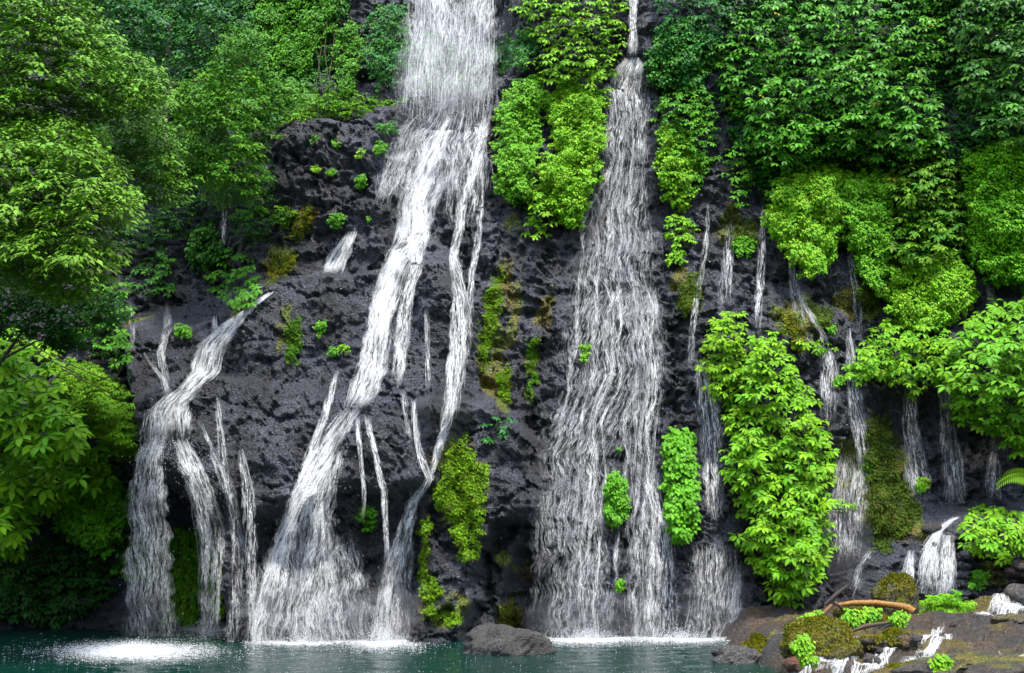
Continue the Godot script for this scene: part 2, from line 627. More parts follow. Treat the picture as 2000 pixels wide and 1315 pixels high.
func build_cliff() -> void:
	relief()
	var big := make_noise(21, 0.16, FastNoiseLite.TYPE_SIMPLEX_SMOOTH, 3)
	var lump := make_noise(22, 0.75, FastNoiseLite.TYPE_SIMPLEX_SMOOTH, 3)
	lump.fractal_type = FastNoiseLite.FRACTAL_RIDGED
	var fine := make_noise(23, 3.2, FastNoiseLite.TYPE_SIMPLEX_SMOOTH, 3)
	var block := cellular(24, 0.75, FastNoiseLite.RETURN_CELL_VALUE)
	var chip := cellular(25, 2.4, FastNoiseLite.RETURN_CELL_VALUE)
	var pit := cellular(26, 3.6, FastNoiseLite.RETURN_DISTANCE)
	var crack := cellular(27, 0.42, FastNoiseLite.RETURN_DISTANCE2_SUB)
	var tint := make_noise(28, 0.5, FastNoiseLite.TYPE_SIMPLEX_SMOOTH, 4)
	zg.resize(GW * GH)
	var v := PackedVector3Array()
	var n := PackedVector3Array()
	var c := PackedColorArray()
	v.resize(GW * GH)
	n.resize(GW * GH)
	c.resize(GW * GH)
	var strata := on_lean(1690, 1040)
	for j in GH:
		var y := GY0 + j * GS
		for i in GW:
			var x := GX0 + i * GS
			var k := j * GW + i
			var r := coarse(roughmac, x, y)
			var fn := fine.get_noise_2d(x, y)
			var z := coarse(zmac, x, y) + 0.5 * big.get_noise_2d(x, y)
			z += r * (0.17 * lump.get_noise_2d(x * 0.8, y * 1.1) + 0.2 * block.get_noise_2d(x * 1.1, y * 0.8) + 0.12 * chip.get_noise_2d(x, y * 0.9) + 0.17 * (pit.get_noise_2d(x, y) + 0.5))
			z += 0.075 * fn
			var cr := crack.get_noise_2d(x * 0.7, y * 1.3) + 1.0
			z -= 0.28 * exp(-cr * 16.0) * r
			if x > strata.x and y < strata.y:    # the bedded outcrop low on the right
				var f := (y + 0.12 * lump.get_noise_2d(x * 0.5, y) + 0.03 * x) / 0.26
				f -= floorf(f)
				z += 0.2 * smoothstep(0.0, 0.3, f) * smoothstep(1.0, 0.75, f) * minf(x - strata.x, 1.0) - 0.1
			zg[k] = z
			v[k] = Vector3(x, y, z)
			var m := coarse(mossmac, x, y)
			m = smoothstep(0.42, 0.62, m * (0.74 + 0.9 * tint.get_noise_2d(x * 2.5, y * 1.6) + 0.3 * fn))
			var g := clampf(0.85 + 0.75 * tint.get_noise_2d(x, y) + 0.7 * tint.get_noise_2d(x * 2.2 + 200, y * 0.12), 0.2, 1.7)
			var base := Color(g * (1.0 + 0.1 * tint.get_noise_2d(x + 70, y)), g, g * (1.04 - 0.1 * tint.get_noise_2d(x + 70, y)))
			c[k] = base.lerp(Color(2.2, 3.0, 0.2).lerp(Color(3.2, 2.1, 0.15), clampf(0.4 + tint.get_noise_2d(x * 1.5 + 30, y), 0, 1)), m) * (1.0 / VK)
	for split in [
		[0.4, 0.11, 540, 1020, 600, 1008, 640, 1000, 690, 966, 750, 972, 838, 955], [0.32, 0.1, 700, 788, 735, 784, 790, 790, 850, 792], [0.2, 0.07, 500, 962, 560, 955, 600, 946],
		[0.16, 0.06, 585, 862, 640, 850, 660, 835], [0.5, 0.14, 1005, 1035, 945, 1100, 885, 1190, 838, 1218], [0.25, 0.08, 560, 572, 620, 602, 700, 588, 730, 570],
		[0.16, 0.07, 470, 765, 488, 860, 502, 950], [0.14, 0.06, 556, 790, 545, 900, 540, 1000], [0.2, 0.08, 800, 800, 792, 900, 802, 960], [0.2, 0.07, 440, 690, 520, 720, 600, 715, 690, 700],
		[0.2, 0.07, 1295, 410, 1350, 400, 1410, 375], [0.18, 0.07, 1050, 590, 1020, 640, 1060, 700], [0.2, 0.08, 590, 300, 640, 340, 690, 330, 740, 345], [0.2, 0.07, 560, 470, 640, 450, 700, 470, 760, 450],
		[0.22, 0.08, 820, 500, 880, 490, 890, 560], [0.25, 0.08, 1690, 1085, 1760, 1060, 1830, 1075, 1900, 1050], [0.2, 0.07, 1300, 640, 1330, 700, 1310, 780, 1340, 830], [0.2, 0.07, 1060, 1000, 1050, 1080, 1062, 1180],
	]:
		var deep: float = split[0]
		var wide: float = split[1]
		for s in range(2, split.size() - 2, 2):
			var p0 := on_lean(split[s], split[s + 1])
			var p1 := on_lean(split[s + 2], split[s + 3])
			var low := p0.min(p1) - Vector2(0.5, 0.5)
			var top := p0.max(p1) + Vector2(0.5, 0.5)
			for j in range(maxi(int((low.y - GY0) / GS), 0), mini(int((top.y - GY0) / GS), GH)):
				for i in range(maxi(int((low.x - GX0) / GS), 0), mini(int((top.x - GX0) / GS), GW)):
					var q := Vector2(GX0 + i * GS, GY0 + j * GS)
					q += Vector2(fine.get_noise_2d(q.x * 0.6, q.y * 0.6), fine.get_noise_2d(q.x * 0.6 + 40, q.y * 0.6)) * 0.2
					var t := clampf((q - p0).dot(p1 - p0) / (p1 - p0).length_squared(), 0, 1)
					var d := (q - p0.lerp(p1, t)).length() / wide
					if d < 3.0:
						zg[j * GW + i] -= deep * exp(-d * d) * (0.6 + 0.8 * absf(fine.get_noise_2d(q.x * 0.4, q.y * 0.4))) * 0.7
	for j in GH:
		for i in GW:
			var k := j * GW + i
			v[k].z = zg[k] if i > 0 and i < GW - 1 else v[k].z
			var dx := zg[k + (1 if i < GW - 1 else 0)] - zg[k - (1 if i > 0 else 0)]
			var dy := zg[k + (GW if j < GH - 1 else 0)] - zg[k - (GW if j > 0 else 0)]
			n[k] = Vector3(-dx / (2 * GS), -dy / (2 * GS), 1.0).normalized()
	for j in GH:          # the outermost columns and row run on far past the frame
		for e in [0, GW - 1]:
			var k: int = j * GW + e
			v[k] += Vector3(-16.0 if e == 0 else 16.0, 0, 9.0)
			n[k] = Vector3(0.49 if e == 0 else -0.49, 0, 0.87)
	for i in GW:
		v[(GH - 1) * GW + i] += Vector3(0, 7.0, -3.0)
	var idx := PackedInt32Array()
	idx.resize((GW - 1) * (GH - 1) * 6)
	var w := 0
	for j in GH - 1:
		for i in GW - 1:
			var k := j * GW + i
			idx[w] = k
			idx[w + 1] = k + GW
			idx[w + 2] = k + 1
			idx[w + 3] = k + 1
			idx[w + 4] = k + GW
			idx[w + 5] = k + GW + 1
			w += 6
	struct("cliff", surface(v, n, idx, c), rock_mat(0.6, ROCK_RELIEF, ROCK_DARK, ROCK_LIGHT), "dark wet basalt cliff with ledges, cracks and mossy streaks behind the falls")
	# how far each ray of the photograph goes to the cliff
	dg.resize(DW * DH)
	for j in DH:
		var before := 22.0
		for i in DW:
			var d := ray(i * 5 - 50.0, j * 5 - 50.0)
			var t := maxf(before - 2.5, 20.0)
			while t < 60.0 and CAM.z + d.z * t > zs(CAM.x + d.x * t, CAM.y + d.y * t):
				t += 0.12
			before = t
			dg[j * DW + i] = t - 0.06

# ---------------------------------------------------------------- water

func strand(pts: PackedVector3Array, wid: PackedFloat32Array, v: PackedVector3Array, n: PackedVector3Array, idx: PackedInt32Array, thin := false) -> void:
	var o := v.size()
	var last := pts.size() - 1
	var lift := Vector3(0, 0.7, 0.15)     # broken water is lit through from above as well
	for i in pts.size():
		var tan_ := (pts[mini(i + 1, last)] - pts[maxi(i - 1, 0)]).normalized()
		var side := tan_.cross(Vector3(0, 0.25, 1)).normalized()
		var up := side.cross(tan_)
		v.append(pts[i] - side * wid[i])
		if not thin:
			v.append(pts[i] + up * wid[i] * 0.8)
		v.append(pts[i] + side * wid[i])
		n.append((up + lift - side * 0.6).normalized())
		if not thin:
			n.append((up + lift).normalized())
		n.append((up + lift + side * 0.6).normalized())
	var each := 2 if thin else 3
	for i in last:
		var a := o + i * each
		for k in each - 1:
			idx.append_array([a + k, a + k + each, a + k + 1, a + k + 1, a + k + each, a + k + each + 1])

# The next point of falling water: on the rock, or free of it where the rock draws back faster than the water falls in.
func follow(px: float, py: float, guess: Vector3, before: float, off: float) -> Vector3:
	var q := guess
	for k in 2:
		var z := maxf(zs(q.x, q.y), maxf(zs(q.x, q.y + 0.07), zs(q.x, q.y - 0.07))) + off
		if before > -900:
			z = clampf(z, before - 0.045, before + 1.5)
		q = on_plane(px, py, z)
	return q

# A stream: [x, y, half width] down the photograph, how many strands, their half width in metres, how far it stands off the rock, whether it falls free.
func stream(v: PackedVector3Array, n: PackedVector3Array, idx: PackedInt32Array, drops: Array[Transform3D], a: Array, count: int, thick: float, o := {}) -> void:
	var path := []
	for i in range(0, a.size(), 3):
		path.append(Vector3(a[i], a[i + 1], a[i + 2]))
	if path[-1].y > 1220:       # on down to the water
		path.append(path[-1] + Vector3(0, 26, 0))
	var lens := [0.0]
	for i in range(1, path.size()):
		lens.append(lens[-1] + Vector2(path[i].x - path[i - 1].x, path[i].y - path[i - 1].y).length())
	var total: float = lens[-1]
	var off: float = o.get("off", 0.03)
	var least: float = o.get("least", 0.2)      # shortest strand, as a share of the stream
	var wander: float = o.get("wander", 0.3)
	var core: float = o.get("core", 1.2)
	var z_free: float = o.get("free", -999.0)
	var spray: float = o.get("spray", 1.0)
	var rope: float = o.get("rope", 0.75)        # how far the strands gather into ropes
	var clump: float = o.get("clump", 1.8)
	var cores := int(count * WATER_CORES)
	var fines := int(count * WATER_FINES * (1.0 + total / 500.0))
	var mist := nb.get_noise_2d(path[0].x * 3.0, path[0].y * 3.0) * 300.0
	for s in cores + fines:
		var thin: bool = s >= cores
		var long: float
		if thin:
			long = minf(total, rng.randf_range(10.0, 45.0))
		else:
			long = minf(total, maxf(30.0, total * rng.randf_range(least, 0.7) if total > 90 else total))
			if rng.randf() < 0.12:
				long = total
		var from := clampf(rng.randf_range(-0.1, 1.05), 0.0, 1.0) * (total - long)
		if total > 120 and not o.has("whole"):
			var late := rng.randf() * rng.randf() * 60.0
			from = maxf(from, late) if path[0].y > 0 else from
			if path[-1].y < 1200:
				long = minf(long, total - from - rng.randf() * rng.randf() * 60.0)
		var r := rng.randf_range(-1, 1)
		r = signf(r) * pow(absf(r), core) * (1.25 if thin else 1.0)
		var mine := thick * pow(rng.randf_range(0.2, 1.0), 2.0) * (WATER_FINE if thin else WATER_WIDE)
		var seed_ := rng.randf() * 500.0
		var pts := PackedVector3Array()
		var wid := PackedFloat32Array()
		var at := from
		var seg := 0
		var zlast := -999.0
		var drift := 0.0
		var now := -999.0
		var gather := rope * (rng.randf() if thin else 1.0)
		while at <= from + long:
			while seg < path.size() - 2 and at > lens[seg + 1]:
				seg += 1
			var f: float = clampf((at - lens[seg]) / maxf(lens[seg + 1] - lens[seg], 0.01), 0, 1)
			var p: Vector3 = path[seg].lerp(path[seg + 1], f)
			var side := p.z * (r + (0.15 if thin else 1.0) * wander * 0.6 * nb.get_noise_2d(seed_, at * 0.9) + (0.1 if thin else 0.3) * wander * nb.get_noise_2d(seed_ + 80, at * 3.0))
			if gather > 0:
				var ch := 5.0 + p.z * 0.16
				var sway := 0.9 * nb.get_noise_2d(mist, at * (1.6 if wander > 0.2 else 0.3))
				var home := (roundf(side / ch + sway) - sway + (0.5 if wander > 0.2 else 0.1) * nb.get_noise_2d(roundf(side / ch + sway) * 57.0 + mist, at * 2.5)) * ch
				side = lerpf(side, home, gather * (0.55 + 0.45 * nb.get_noise_2d(mist + 90, at * 1.2)))
			now = side if now < -900 else lerpf(now, side, 0.35)
			var x := p.x + now + drift
			var q := hit(x, p.y) if zlast < -900 else on_plane(x, p.y, zlast)
			if z_free < -900:      # water bends away from what stands out
				var slope := zs(q.x + 0.1, q.y) - zs(q.x - 0.1, q.y)
				drift = clampf(drift - clampf(slope, -0.2, 0.2) * 6.0, -0.5 * p.z - 2.0, 0.5 * p.z + 2.0) * 0.95
				q = follow(x, p.y, q, zlast, off + 0.025 * rng.randf())
			else:
				q = on_plane(x, p.y, z_free + 0.3 * sin(seed_) - 0.02 * q.y)
			zlast = q.z
			if q.y < -0.03:
				break
			pts.append(q)
			var e := minf(at - from, from + long - at) / 25.0
			wid.append(mine * clampf(e + 0.12, 0.1, 1.0) * clampf(0.6 + 2.6 * nb.get_noise_2d(seed_ + 40, at * 6.0), 0.04, 1.9) * clampf(0.9 + clump * nb.get_noise_2d(x * 6.0, p.y * 1.1), 0.12, 1.8) + 0.001)
			if rng.randf() < 0.05 * spray:
				var k := 1.5 * sqrt(-2.0 * log(rng.randf_range(0.02, 1.0))) * 0.5 * (1 if rng.randf() < 0.5 else -1)
				var b := q + Vector3(k * p.z * 0.0145, rng.randf_range(-0.1, 0.1), rng.randf_range(0.0, 0.15))
				var d := rng.randf_range(0.003, 0.008)
				drops.append(Transform3D(Basis.from_scale(Vector3(d, d * rng.randf_range(1.5, 5.0), d)), b))
			at += 4.5 if thin else 6.0
		if pts.size() > 2:
			strand(pts, wid, v, n, idx, thin)

# The thin sheet of water that a stream spreads over the rock: a surface that follows it, open between its streaks.
func veil_sheet(a: Array, o: Dictionary) -> ArrayMesh:
	var path := []
	for i in range(0, a.size(), 3):
		path.append(Vector3(a[i], a[i + 1], a[i + 2]))
	if path[-1].y > 1220:       # on down to the water
		path.append(path[-1] + Vector3(0, 26, 0))
	var lens := [0.0]
	for i in range(1, path.size()):
		lens.append(lens[-1] + Vector2(path[i].x - path[i - 1].x, path[i].y - path[i - 1].y).length())
	var total: float = lens[-1]
	var z_free: float = o.get("free", -999.0)
	var dense: float = o.get("sheet", 0.9)
	var rows := maxi(int(total / 7.0), 5)
	var cols := 11
	var v := PackedVector3Array()
	var n := PackedVector3Array()
	var uv := PackedVector2Array()
	var col := PackedColorArray()
	var idx := PackedInt32Array()
	var zlast := []
	zlast.resize(cols)
	zlast.fill(-999.0)
	var seed_ := rng.randf() * 50.0
	var along := 0.0
	var seg := 0
	for j in rows:
		var at := total * j / (rows - 1)
		while seg < path.size() - 2 and at > lens[seg + 1]:
			seg += 1
		var f: float = clampf((at - lens[seg]) / maxf(lens[seg + 1] - lens[seg], 0.01), 0, 1)
		var p: Vector3 = path[seg].lerp(path[seg + 1], f)
		for i in cols:
			var s := (i / (cols - 1.0)) * 2.0 - 1.0
			var wide := p.z * (1.25 + 0.5 * nb.get_noise_2d(seed_ * 40.0 + signf(s) * 50.0, at * 2.5)) + 1.0
			var x := p.x + s * wide + 0.2 * p.z * nb.get_noise_2d(seed_ * 90.0, at * 1.5)
			var q := hit(x, p.y) if zlast[i] < -900 else on_plane(x, p.y, zlast[i])
			if z_free > -900:
				q = on_plane(x, p.y, z_free + 0.15 * sin(s * 4.0 + seed_) - 0.02 * q.y)
			else:
				q = follow(x, p.y, q, zlast[i], 0.045)
			zlast[i] = q.z
			q.y = maxf(q.y, 0.0)
			v.append(q)
			uv.append(Vector2(seed_ + s * wide * 0.0145 / 1.5, seed_ + along))
			var ends := smoothstep(0.0, 45.0 if total > 120 else 20.0, at) if path[0].y > 0 else 1.0
			if path[-1].y < 1200:
				ends *= smoothstep(0.0, 60.0 if total > 120 else 25.0, total - at)
			else:
				ends *= lerpf(0.55, 1.0, smoothstep(0.0, 160.0, total - at))
			if o.has("whole"):
				ends = 1.0
			if o.has("fade"):
				ends *= lerpf(1.0, o.fade, at / total)
			col.append(Color(1, 1, 1, dense * ends * (1.0 - s * s * s * s) * clampf(1.0 + 1.3 * nb.get_noise_2d(x * 2.5, p.y * 0.9), 0.2, 1.5)))
			n.append(Vector3(0, 0.55, 0.85))
		along += total / (rows - 1) * 0.0145 / 12.0
	for j in rows - 1:
		for i in cols - 1:
			var k := j * cols + i
			idx.append_array([k, k + 1, k + cols, k + 1, k + cols + 1, k + cols])
	var arr := []
	arr.resize(Mesh.ARRAY_MAX)
	arr[Mesh.ARRAY_VERTEX] = v
	arr[Mesh.ARRAY_NORMAL] = n
	arr[Mesh.ARRAY_TEX_UV] = uv
	arr[Mesh.ARRAY_COLOR] = col
	arr[Mesh.ARRAY_INDEX] = idx
	var m := ArrayMesh.new()
	m.add_surface_from_arrays(Mesh.PRIMITIVE_TRIANGLES, arr)
	return m

func moved(m: ArrayMesh, by: Vector3) -> ArrayMesh:
	var arr := m.surface_get_arrays(0)
	var v: PackedVector3Array = arr[Mesh.ARRAY_VERTEX]
	for i in v.size():
		v[i] += by
	arr[Mesh.ARRAY_VERTEX] = v
	var r := ArrayMesh.new()
	r.add_surface_from_arrays(Mesh.PRIMITIVE_TRIANGLES, arr)
	return r

# Open water on rock: threads that part and meet, broken into drops, with a faint film between them.
func veil_mat(dense: bool) -> StandardMaterial3D:
	var key := "veil dense" if dense else "veil"
	if not mats.has(key):
		var n := 1024
		var d := []
		for f in [[0.0042, 2], [0.008, 2], [0.075, 2], [0.012, 3], [0.032, 2]]:
			var im := make_noise(301 + d.size() + (10 if dense else 0), f[0], FastNoiseLite.TYPE_SIMPLEX_SMOOTH, f[1]).get_seamless_image(n, n)
			im.convert(Image.FORMAT_L8)
			d.append(im.get_data())
		var out := PackedByteArray()
		out.resize(n * n * 4)
		out.fill(255)
		var floor_ := 0.75 if dense else 0.12
		for i in n * n:
			var t1 := absf(d[0][i] / 127.5 - 1.0 + 0.1)
			var grain := smoothstep(0.32, 0.68, d[2][i] / 255.0)
			var mid: float = d[3][i] / 255.0
			var soft: float = d[4][i] / 255.0
			var s := 0.55 * (1.0 - smoothstep(0.0, 0.2, t1)) * (0.25 + 0.9 * grain)
			s += 0.95 * smoothstep(0.44, 0.72, 0.45 * mid + 0.55 * soft) * (0.15 + 1.0 * grain)
			s += floor_ * smoothstep(0.25, 0.7, mid) * (0.45 + 0.9 * grain)
			out[i * 4 + 3] = int(255.0 * clampf(s, 0.0, 1.0))
		var m := water_mat().duplicate() as StandardMaterial3D
		m.roughness = 0.6
		m.transparency = BaseMaterial3D.TRANSPARENCY_ALPHA
		m.vertex_color_use_as_albedo = true
		m.albedo_texture = ImageTexture.create_from_image(Image.create_from_data(n, n, false, Image.FORMAT_RGBA8, out))
		mats[key] = m
	return mats[key]

func drop_mesh() -> Mesh:
	if not clusters.has("drop"):
		var v := PackedVector3Array([Vector3(0, 1, 0), Vector3(0, -1, 0), Vector3(1, 0, 0), Vector3(-0.5, 0, 0.87), Vector3(-0.5, 0, -0.87)])
		var idx := PackedInt32Array([0, 2, 3, 0, 3, 4, 0, 4, 2, 1, 3, 2, 1, 4, 3, 1, 2, 4])
		clusters["drop"] = surface(v, v, idx)
	return clusters["drop"]

func water_mat() -> StandardMaterial3D:
	if not mats.has("water"):
		var m := plain(Color(0.9, 0.92, 0.96), 0.35, 0.5)
		m.backlight_enabled = true
		m.backlight = Color(0.8, 0.8, 0.8)
		m.cull_mode = BaseMaterial3D.CULL_DISABLED
		mats["water"] = m
	return mats["water"]

# A waterfall: streams that hang together. Each stream: [points, strands, half width of a strand, options, part name]
func waterfall(label: String, group: String, streams: Array) -> void:
	var first: Array = streams[0][0]
	var foot := hit(first[first.size() - 3], minf(first[first.size() - 2], 1240))
	var root := thing("waterfall", label, "waterfall", foot, group)
	var drops: Array[Transform3D] = []
	for s in streams:
		var v := PackedVector3Array()
		var n := PackedVector3Array()
		var idx := PackedInt32Array()
		stream(v, n, idx, drops, s[0], s[1], s[2], s[3] if s.size() > 3 else {})
		for i in v.size():
			v[i] -= foot
		if v.size():
			part("water_streaks", surface(v, n, idx), water_mat(), root).set_meta("kind", "stuff")
			var how: Dictionary = s[3] if s.size() > 3 else {}
			part("veil", moved(veil_sheet(s[0], how), -foot), veil_mat(false), root)
			if s[2] >= 0.011 and not how.has("sheet"):
				part("veil_001", moved(veil_sheet(s[0], how), -foot + Vector3(0, 0, 0.04)), veil_mat(s[2] > 0.0165), root)
	for i in drops.size():
		drops[i].origin -= foot
	many("spray", drop_mesh(), water_mat(), root, drops, PackedColorArray())

# Foam lying on the pool: a thin film, broken by its bubbles, along the foot of a fall or round where it lands.
func foam_film(root: Node3D, cx: float, cy: float, rx: float, ry: float) -> void:
	var shore := cy < 1260
	var v := PackedVector3Array()
	var n := PackedVector3Array()
	var uv := PackedVector2Array()
	var col := PackedColorArray()
	var idx := PackedInt32Array()
	for i in 49:
		var s := i / 24.0 - 1.0
		var fx := cx + s * rx * 1.25
		var inner := waterline(fx) - 3.0
		for j in 11:
			var t := j / 10.0
			var q: Vector3
			var a: float
			if shore:
				q = on_level(fx, inner + t * ry * 3.0, 0.045 - 0.001 * j)
				a = (1.0 - t) * (1.0 - t) * (1.0 - s * s)
			else:
				q = on_level(fx, cy + (t * 2.0 - 1.0) * ry * 1.5, 0.04)
				a = pow(maxf(0.0, 1.0 - Vector2(s, t * 2.0 - 1.0).length()), 1.2) * 1.6
			v.append(q - root.position)
			n.append(Vector3.UP)
			uv.append(Vector2(q.x, q.z) * 0.35)
			col.append(Color(1, 1, 1, clampf(a * (0.9 + 0.8 * nb.get_noise_2d(q.x * 60.0, q.z * 60.0)), 0, 1)))
	for i in 48:
		for j in 10:
			var k := i * 11 + j
			idx.append_array([k, k + 11, k + 1, k + 1, k + 11, k + 12])
	var arr := []
	arr.resize(Mesh.ARRAY_MAX)
	arr[Mesh.ARRAY_VERTEX] = v
	arr[Mesh.ARRAY_NORMAL] = n
	arr[Mesh.ARRAY_TEX_UV] = uv
	arr[Mesh.ARRAY_COLOR] = col
	arr[Mesh.ARRAY_INDEX] = idx
	var m := ArrayMesh.new()
	m.add_surface_from_arrays(Mesh.PRIMITIVE_TRIANGLES, arr)
	if not mats.has("film"):
		var im := make_noise(350, 0.02, FastNoiseLite.TYPE_SIMPLEX_SMOOTH, 5).get_seamless_image(512, 512)
		im.convert(Image.FORMAT_L8)
		var d := im.get_data()
		var out := PackedByteArray()
		out.resize(512 * 512 * 4)
		out.fill(255)
		for i in 512 * 512:
			out[i * 4 + 3] = int(255.0 * smoothstep(0.28, 0.6, d[i] / 255.0))
		var f := water_mat().duplicate() as StandardMaterial3D
		f.roughness = 0.6
		f.transparency = BaseMaterial3D.TRANSPARENCY_ALPHA
		f.vertex_color_use_as_albedo = true
		f.albedo_texture = ImageTexture.create_from_image(Image.create_from_data(512, 512, false, Image.FORMAT_RGBA8, out))
		mats["film"] = f
	part("foam_film", m, mats["film"], root)

func waterline(px: float) -> float:
	var y := 1205.0
	while y < 1300.0 and hit(px, y).y > 0.0:
		y += 2.0
	return y

# Foam where a fall meets the pool: middle, half axes in the photograph, how many bubbles; splash thrown up above it.
func foam(root: Node3D, cx: float, cy: float, rx: float, ry: float, count: int, up := 0.5) -> void:
	foam_film(root, cx, cy, rx, ry)
	var xfs: Array[Transform3D] = []
	var shore := cy < 1260
	for i in count * 3:
		var r := absf(rng.randfn(0.0, 0.62)) * rng.randf_range(0.3, 1.3)
		var a := rng.randf() * TAU
		var fx := cx + cos(a) * r * rx
		var q := on_level(fx, cy + sin(a) * r * ry, 0.03)
		if shore:
			q = on_level(fx, waterline(fx) + absf(sin(a)) * r * ry * 1.6 - 1.0, 0.03)
		var s := rng.randf_range(0.005, 0.02) * (1.3 - minf(r, 1.0) * 0.6)
		xfs.append(Transform3D(Basis.from_scale(Vector3(s * 1.8, s * 0.6, s * 1.8)), q - root.position))
		if rng.randf() < 0.45:
			var h := absf(rng.randfn(0, 0.4)) * up * exp(-r * r * 2.0)
			var d := rng.randf_range(0.004, 0.011)
			xfs.append(Transform3D(Basis.from_scale(Vector3(d, d * 1.6, d)), q + Vector3(rng.randf_range(-0.1, 0.1), h, rng.randf_range(-0.1, 0.1)) - root.position))
	many("foam", drop_mesh(), water_mat(), root, xfs, PackedColorArray())

# ---------------------------------------------------------------- rocks and wood

func rock_mesh(size: Vector3, seed_: int, moss := 0.0, stone := Color(1, 1, 1), rough := 0.16, flat := 0.0, subs := 26) -> ArrayMesh:
	var n := make_noise(seed_, 0.9, FastNoiseLite.TYPE_SIMPLEX_SMOOTH, 3)
	var b := cellular(seed_ + 3, 0.9, FastNoiseLite.RETURN_CELL_VALUE)
	var v := PackedVector3Array()
	var c := PackedColorArray()
	var idx := PackedInt32Array()
	var rings := subs
	var segs := subs * 2
	for j in rings + 1:
		var la := PI * j / rings - PI / 2
		for i in segs:
			var lo := TAU * i / segs
			var d := Vector3(cos(la) * cos(lo), sin(la), cos(la) * sin(lo))
			var r := 1.0 + 0.34 * n.get_noise_3dv(d * 1.1) + rough * b.get_noise_3dv(d * 1.3) + rough * 0.5 * n.get_noise_3dv(d * 5.0)
			var p := d * r
			p.y = lerpf(p.y, clampf(p.y, -0.6, 0.62 + 0.1 * n.get_noise_2d(d.x * 3, d.z * 3)), flat)
			v.append(p * size)
			var m := smoothstep(-0.15, 0.35, d.y * 0.6 + 0.8 * n.get_noise_3dv(d * 2.2 + Vector3(9, 0, 0)) - 0.5 + moss) if moss > 0 else 0.0
			var t := 1.0 + 0.35 * n.get_noise_3dv(d * 3.0)
			c.append(Color(stone.r * t, stone.g * t, stone.b * t).lerp(Color(2.2, 3.0, 0.2).lerp(Color(4.2, 3.3, 0.25), clampf(0.5 + n.get_noise_3dv(d * 4.0), 0, 1)), m) * (1.0 / VK))
	for j in rings:
		for i in segs:
			var a := j * segs + i
			var e := j * segs + (i + 1) % segs
			idx.append_array([a, e, a + segs, e, e + segs, a + segs])
	return surface(v, smooth_normals(v, idx), idx, c)

func boulder(label: String, at: Vector3, size: Vector3, seed_: int, moss: float, stone := Color(1, 1, 1), group := "", called := "boulder", flat := 0.0, turn := 0.0) -> Node3D:
	var o := MeshInstance3D.new()
	o.mesh = rock_mesh(size, seed_, moss, stone, 0.16, flat, 30 if size.x > 0.4 else 12)
	o.material_override = stone_mat
	o.name = numbered(called)
	add_child(o)
	o.position = at
	o.rotation.y = turn
	if moss > 0.25:
		var xfs: Array[Transform3D] = []
		var cols := PackedColorArray()
		var arr := o.mesh.surface_get_arrays(0)
		var vs: PackedVector3Array = arr[Mesh.ARRAY_VERTEX]
		var ns: PackedVector3Array = arr[Mesh.ARRAY_NORMAL]
		var tint: PackedColorArray = arr[Mesh.ARRAY_COLOR]
		for i in vs.size():
			var green := (tint[i].r - tint[i].b * 2.0) * VK
			if green < 0.6 or ns[i].y < -0.1:
				continue
			for r in 2:
				var p := vs[i].lerp(vs[(i + 1) % vs.size()], rng.randf()) + ns[i] * 0.005
				var x := Vector3.UP.cross(ns[i] + Vector3(0.01, 0, 0)).normalized()
				xfs.append(Transform3D(Basis(x, ns[i].cross(x), ns[i]).scaled(Vector3.ONE * rng.randf_range(0.018, 0.05)), p))
				cols.append(Color(0.16, 0.22, 0.01).lerp(Color(0.3, 0.25, 0.015), rng.randf()) * rng.randf_range(0.6, 1.1))
		many("moss", shoots("moss")[0][1], leaf_mat(Color(1, 1, 1), 0.8), o, xfs, cols)
	o.set_meta("label", label)
	o.set_meta("category", "rock" if called != "pebble" else "stone")
	if group:
		o.set_meta("group", group)
	return o

var stone_mat: StandardMaterial3D
var shelf_noise: FastNoiseLite
var shelf_block: FastNoiseLite

func shelf_y(x: float, z: float) -> float:
	var edge := 5.9 - 0.45 * smoothstep(3.0, 7.0, z) + 0.9 * smoothstep(8.5, 14.0, z) + 0.45 * shelf_noise.get_noise_2d(z * 1.5, 3.0)
	var k := smoothstep(-1.3, 0.7, x - edge)
	var y := lerpf(-1.6, 0.22 + 0.07 * maxf(x - edge, 0.0) + 0.05 * clampf(9.0 - z, 0, 9), k)
	y += k * (0.3 * shelf_noise.get_noise_2d(x * 0.8, z * 0.8) + 0.17 * shelf_block.get_noise_2d(x * 0.7 + 0.5 * z, z) + 0.07 * shelf_noise.get_noise_2d(x * 4, z * 4) + 0.09 * shelf_block.get_noise_2d(x * 2.6, z * 2.2 + 20) + 0.1 * shelf_block.get_noise_2d(x * 1.3 + 60, z * 1.6))
	return y

func on_shelf(px: float, py: float) -> Vector3:
	var d := ray(px, py)
	var t := 16.0
	while t < 33.0:
		var p := CAM + d * t
		if p.y < maxf(shelf_y(p.x, p.z), 0.0):
			return p
		t += 0.05
	return CAM + d * 30.0

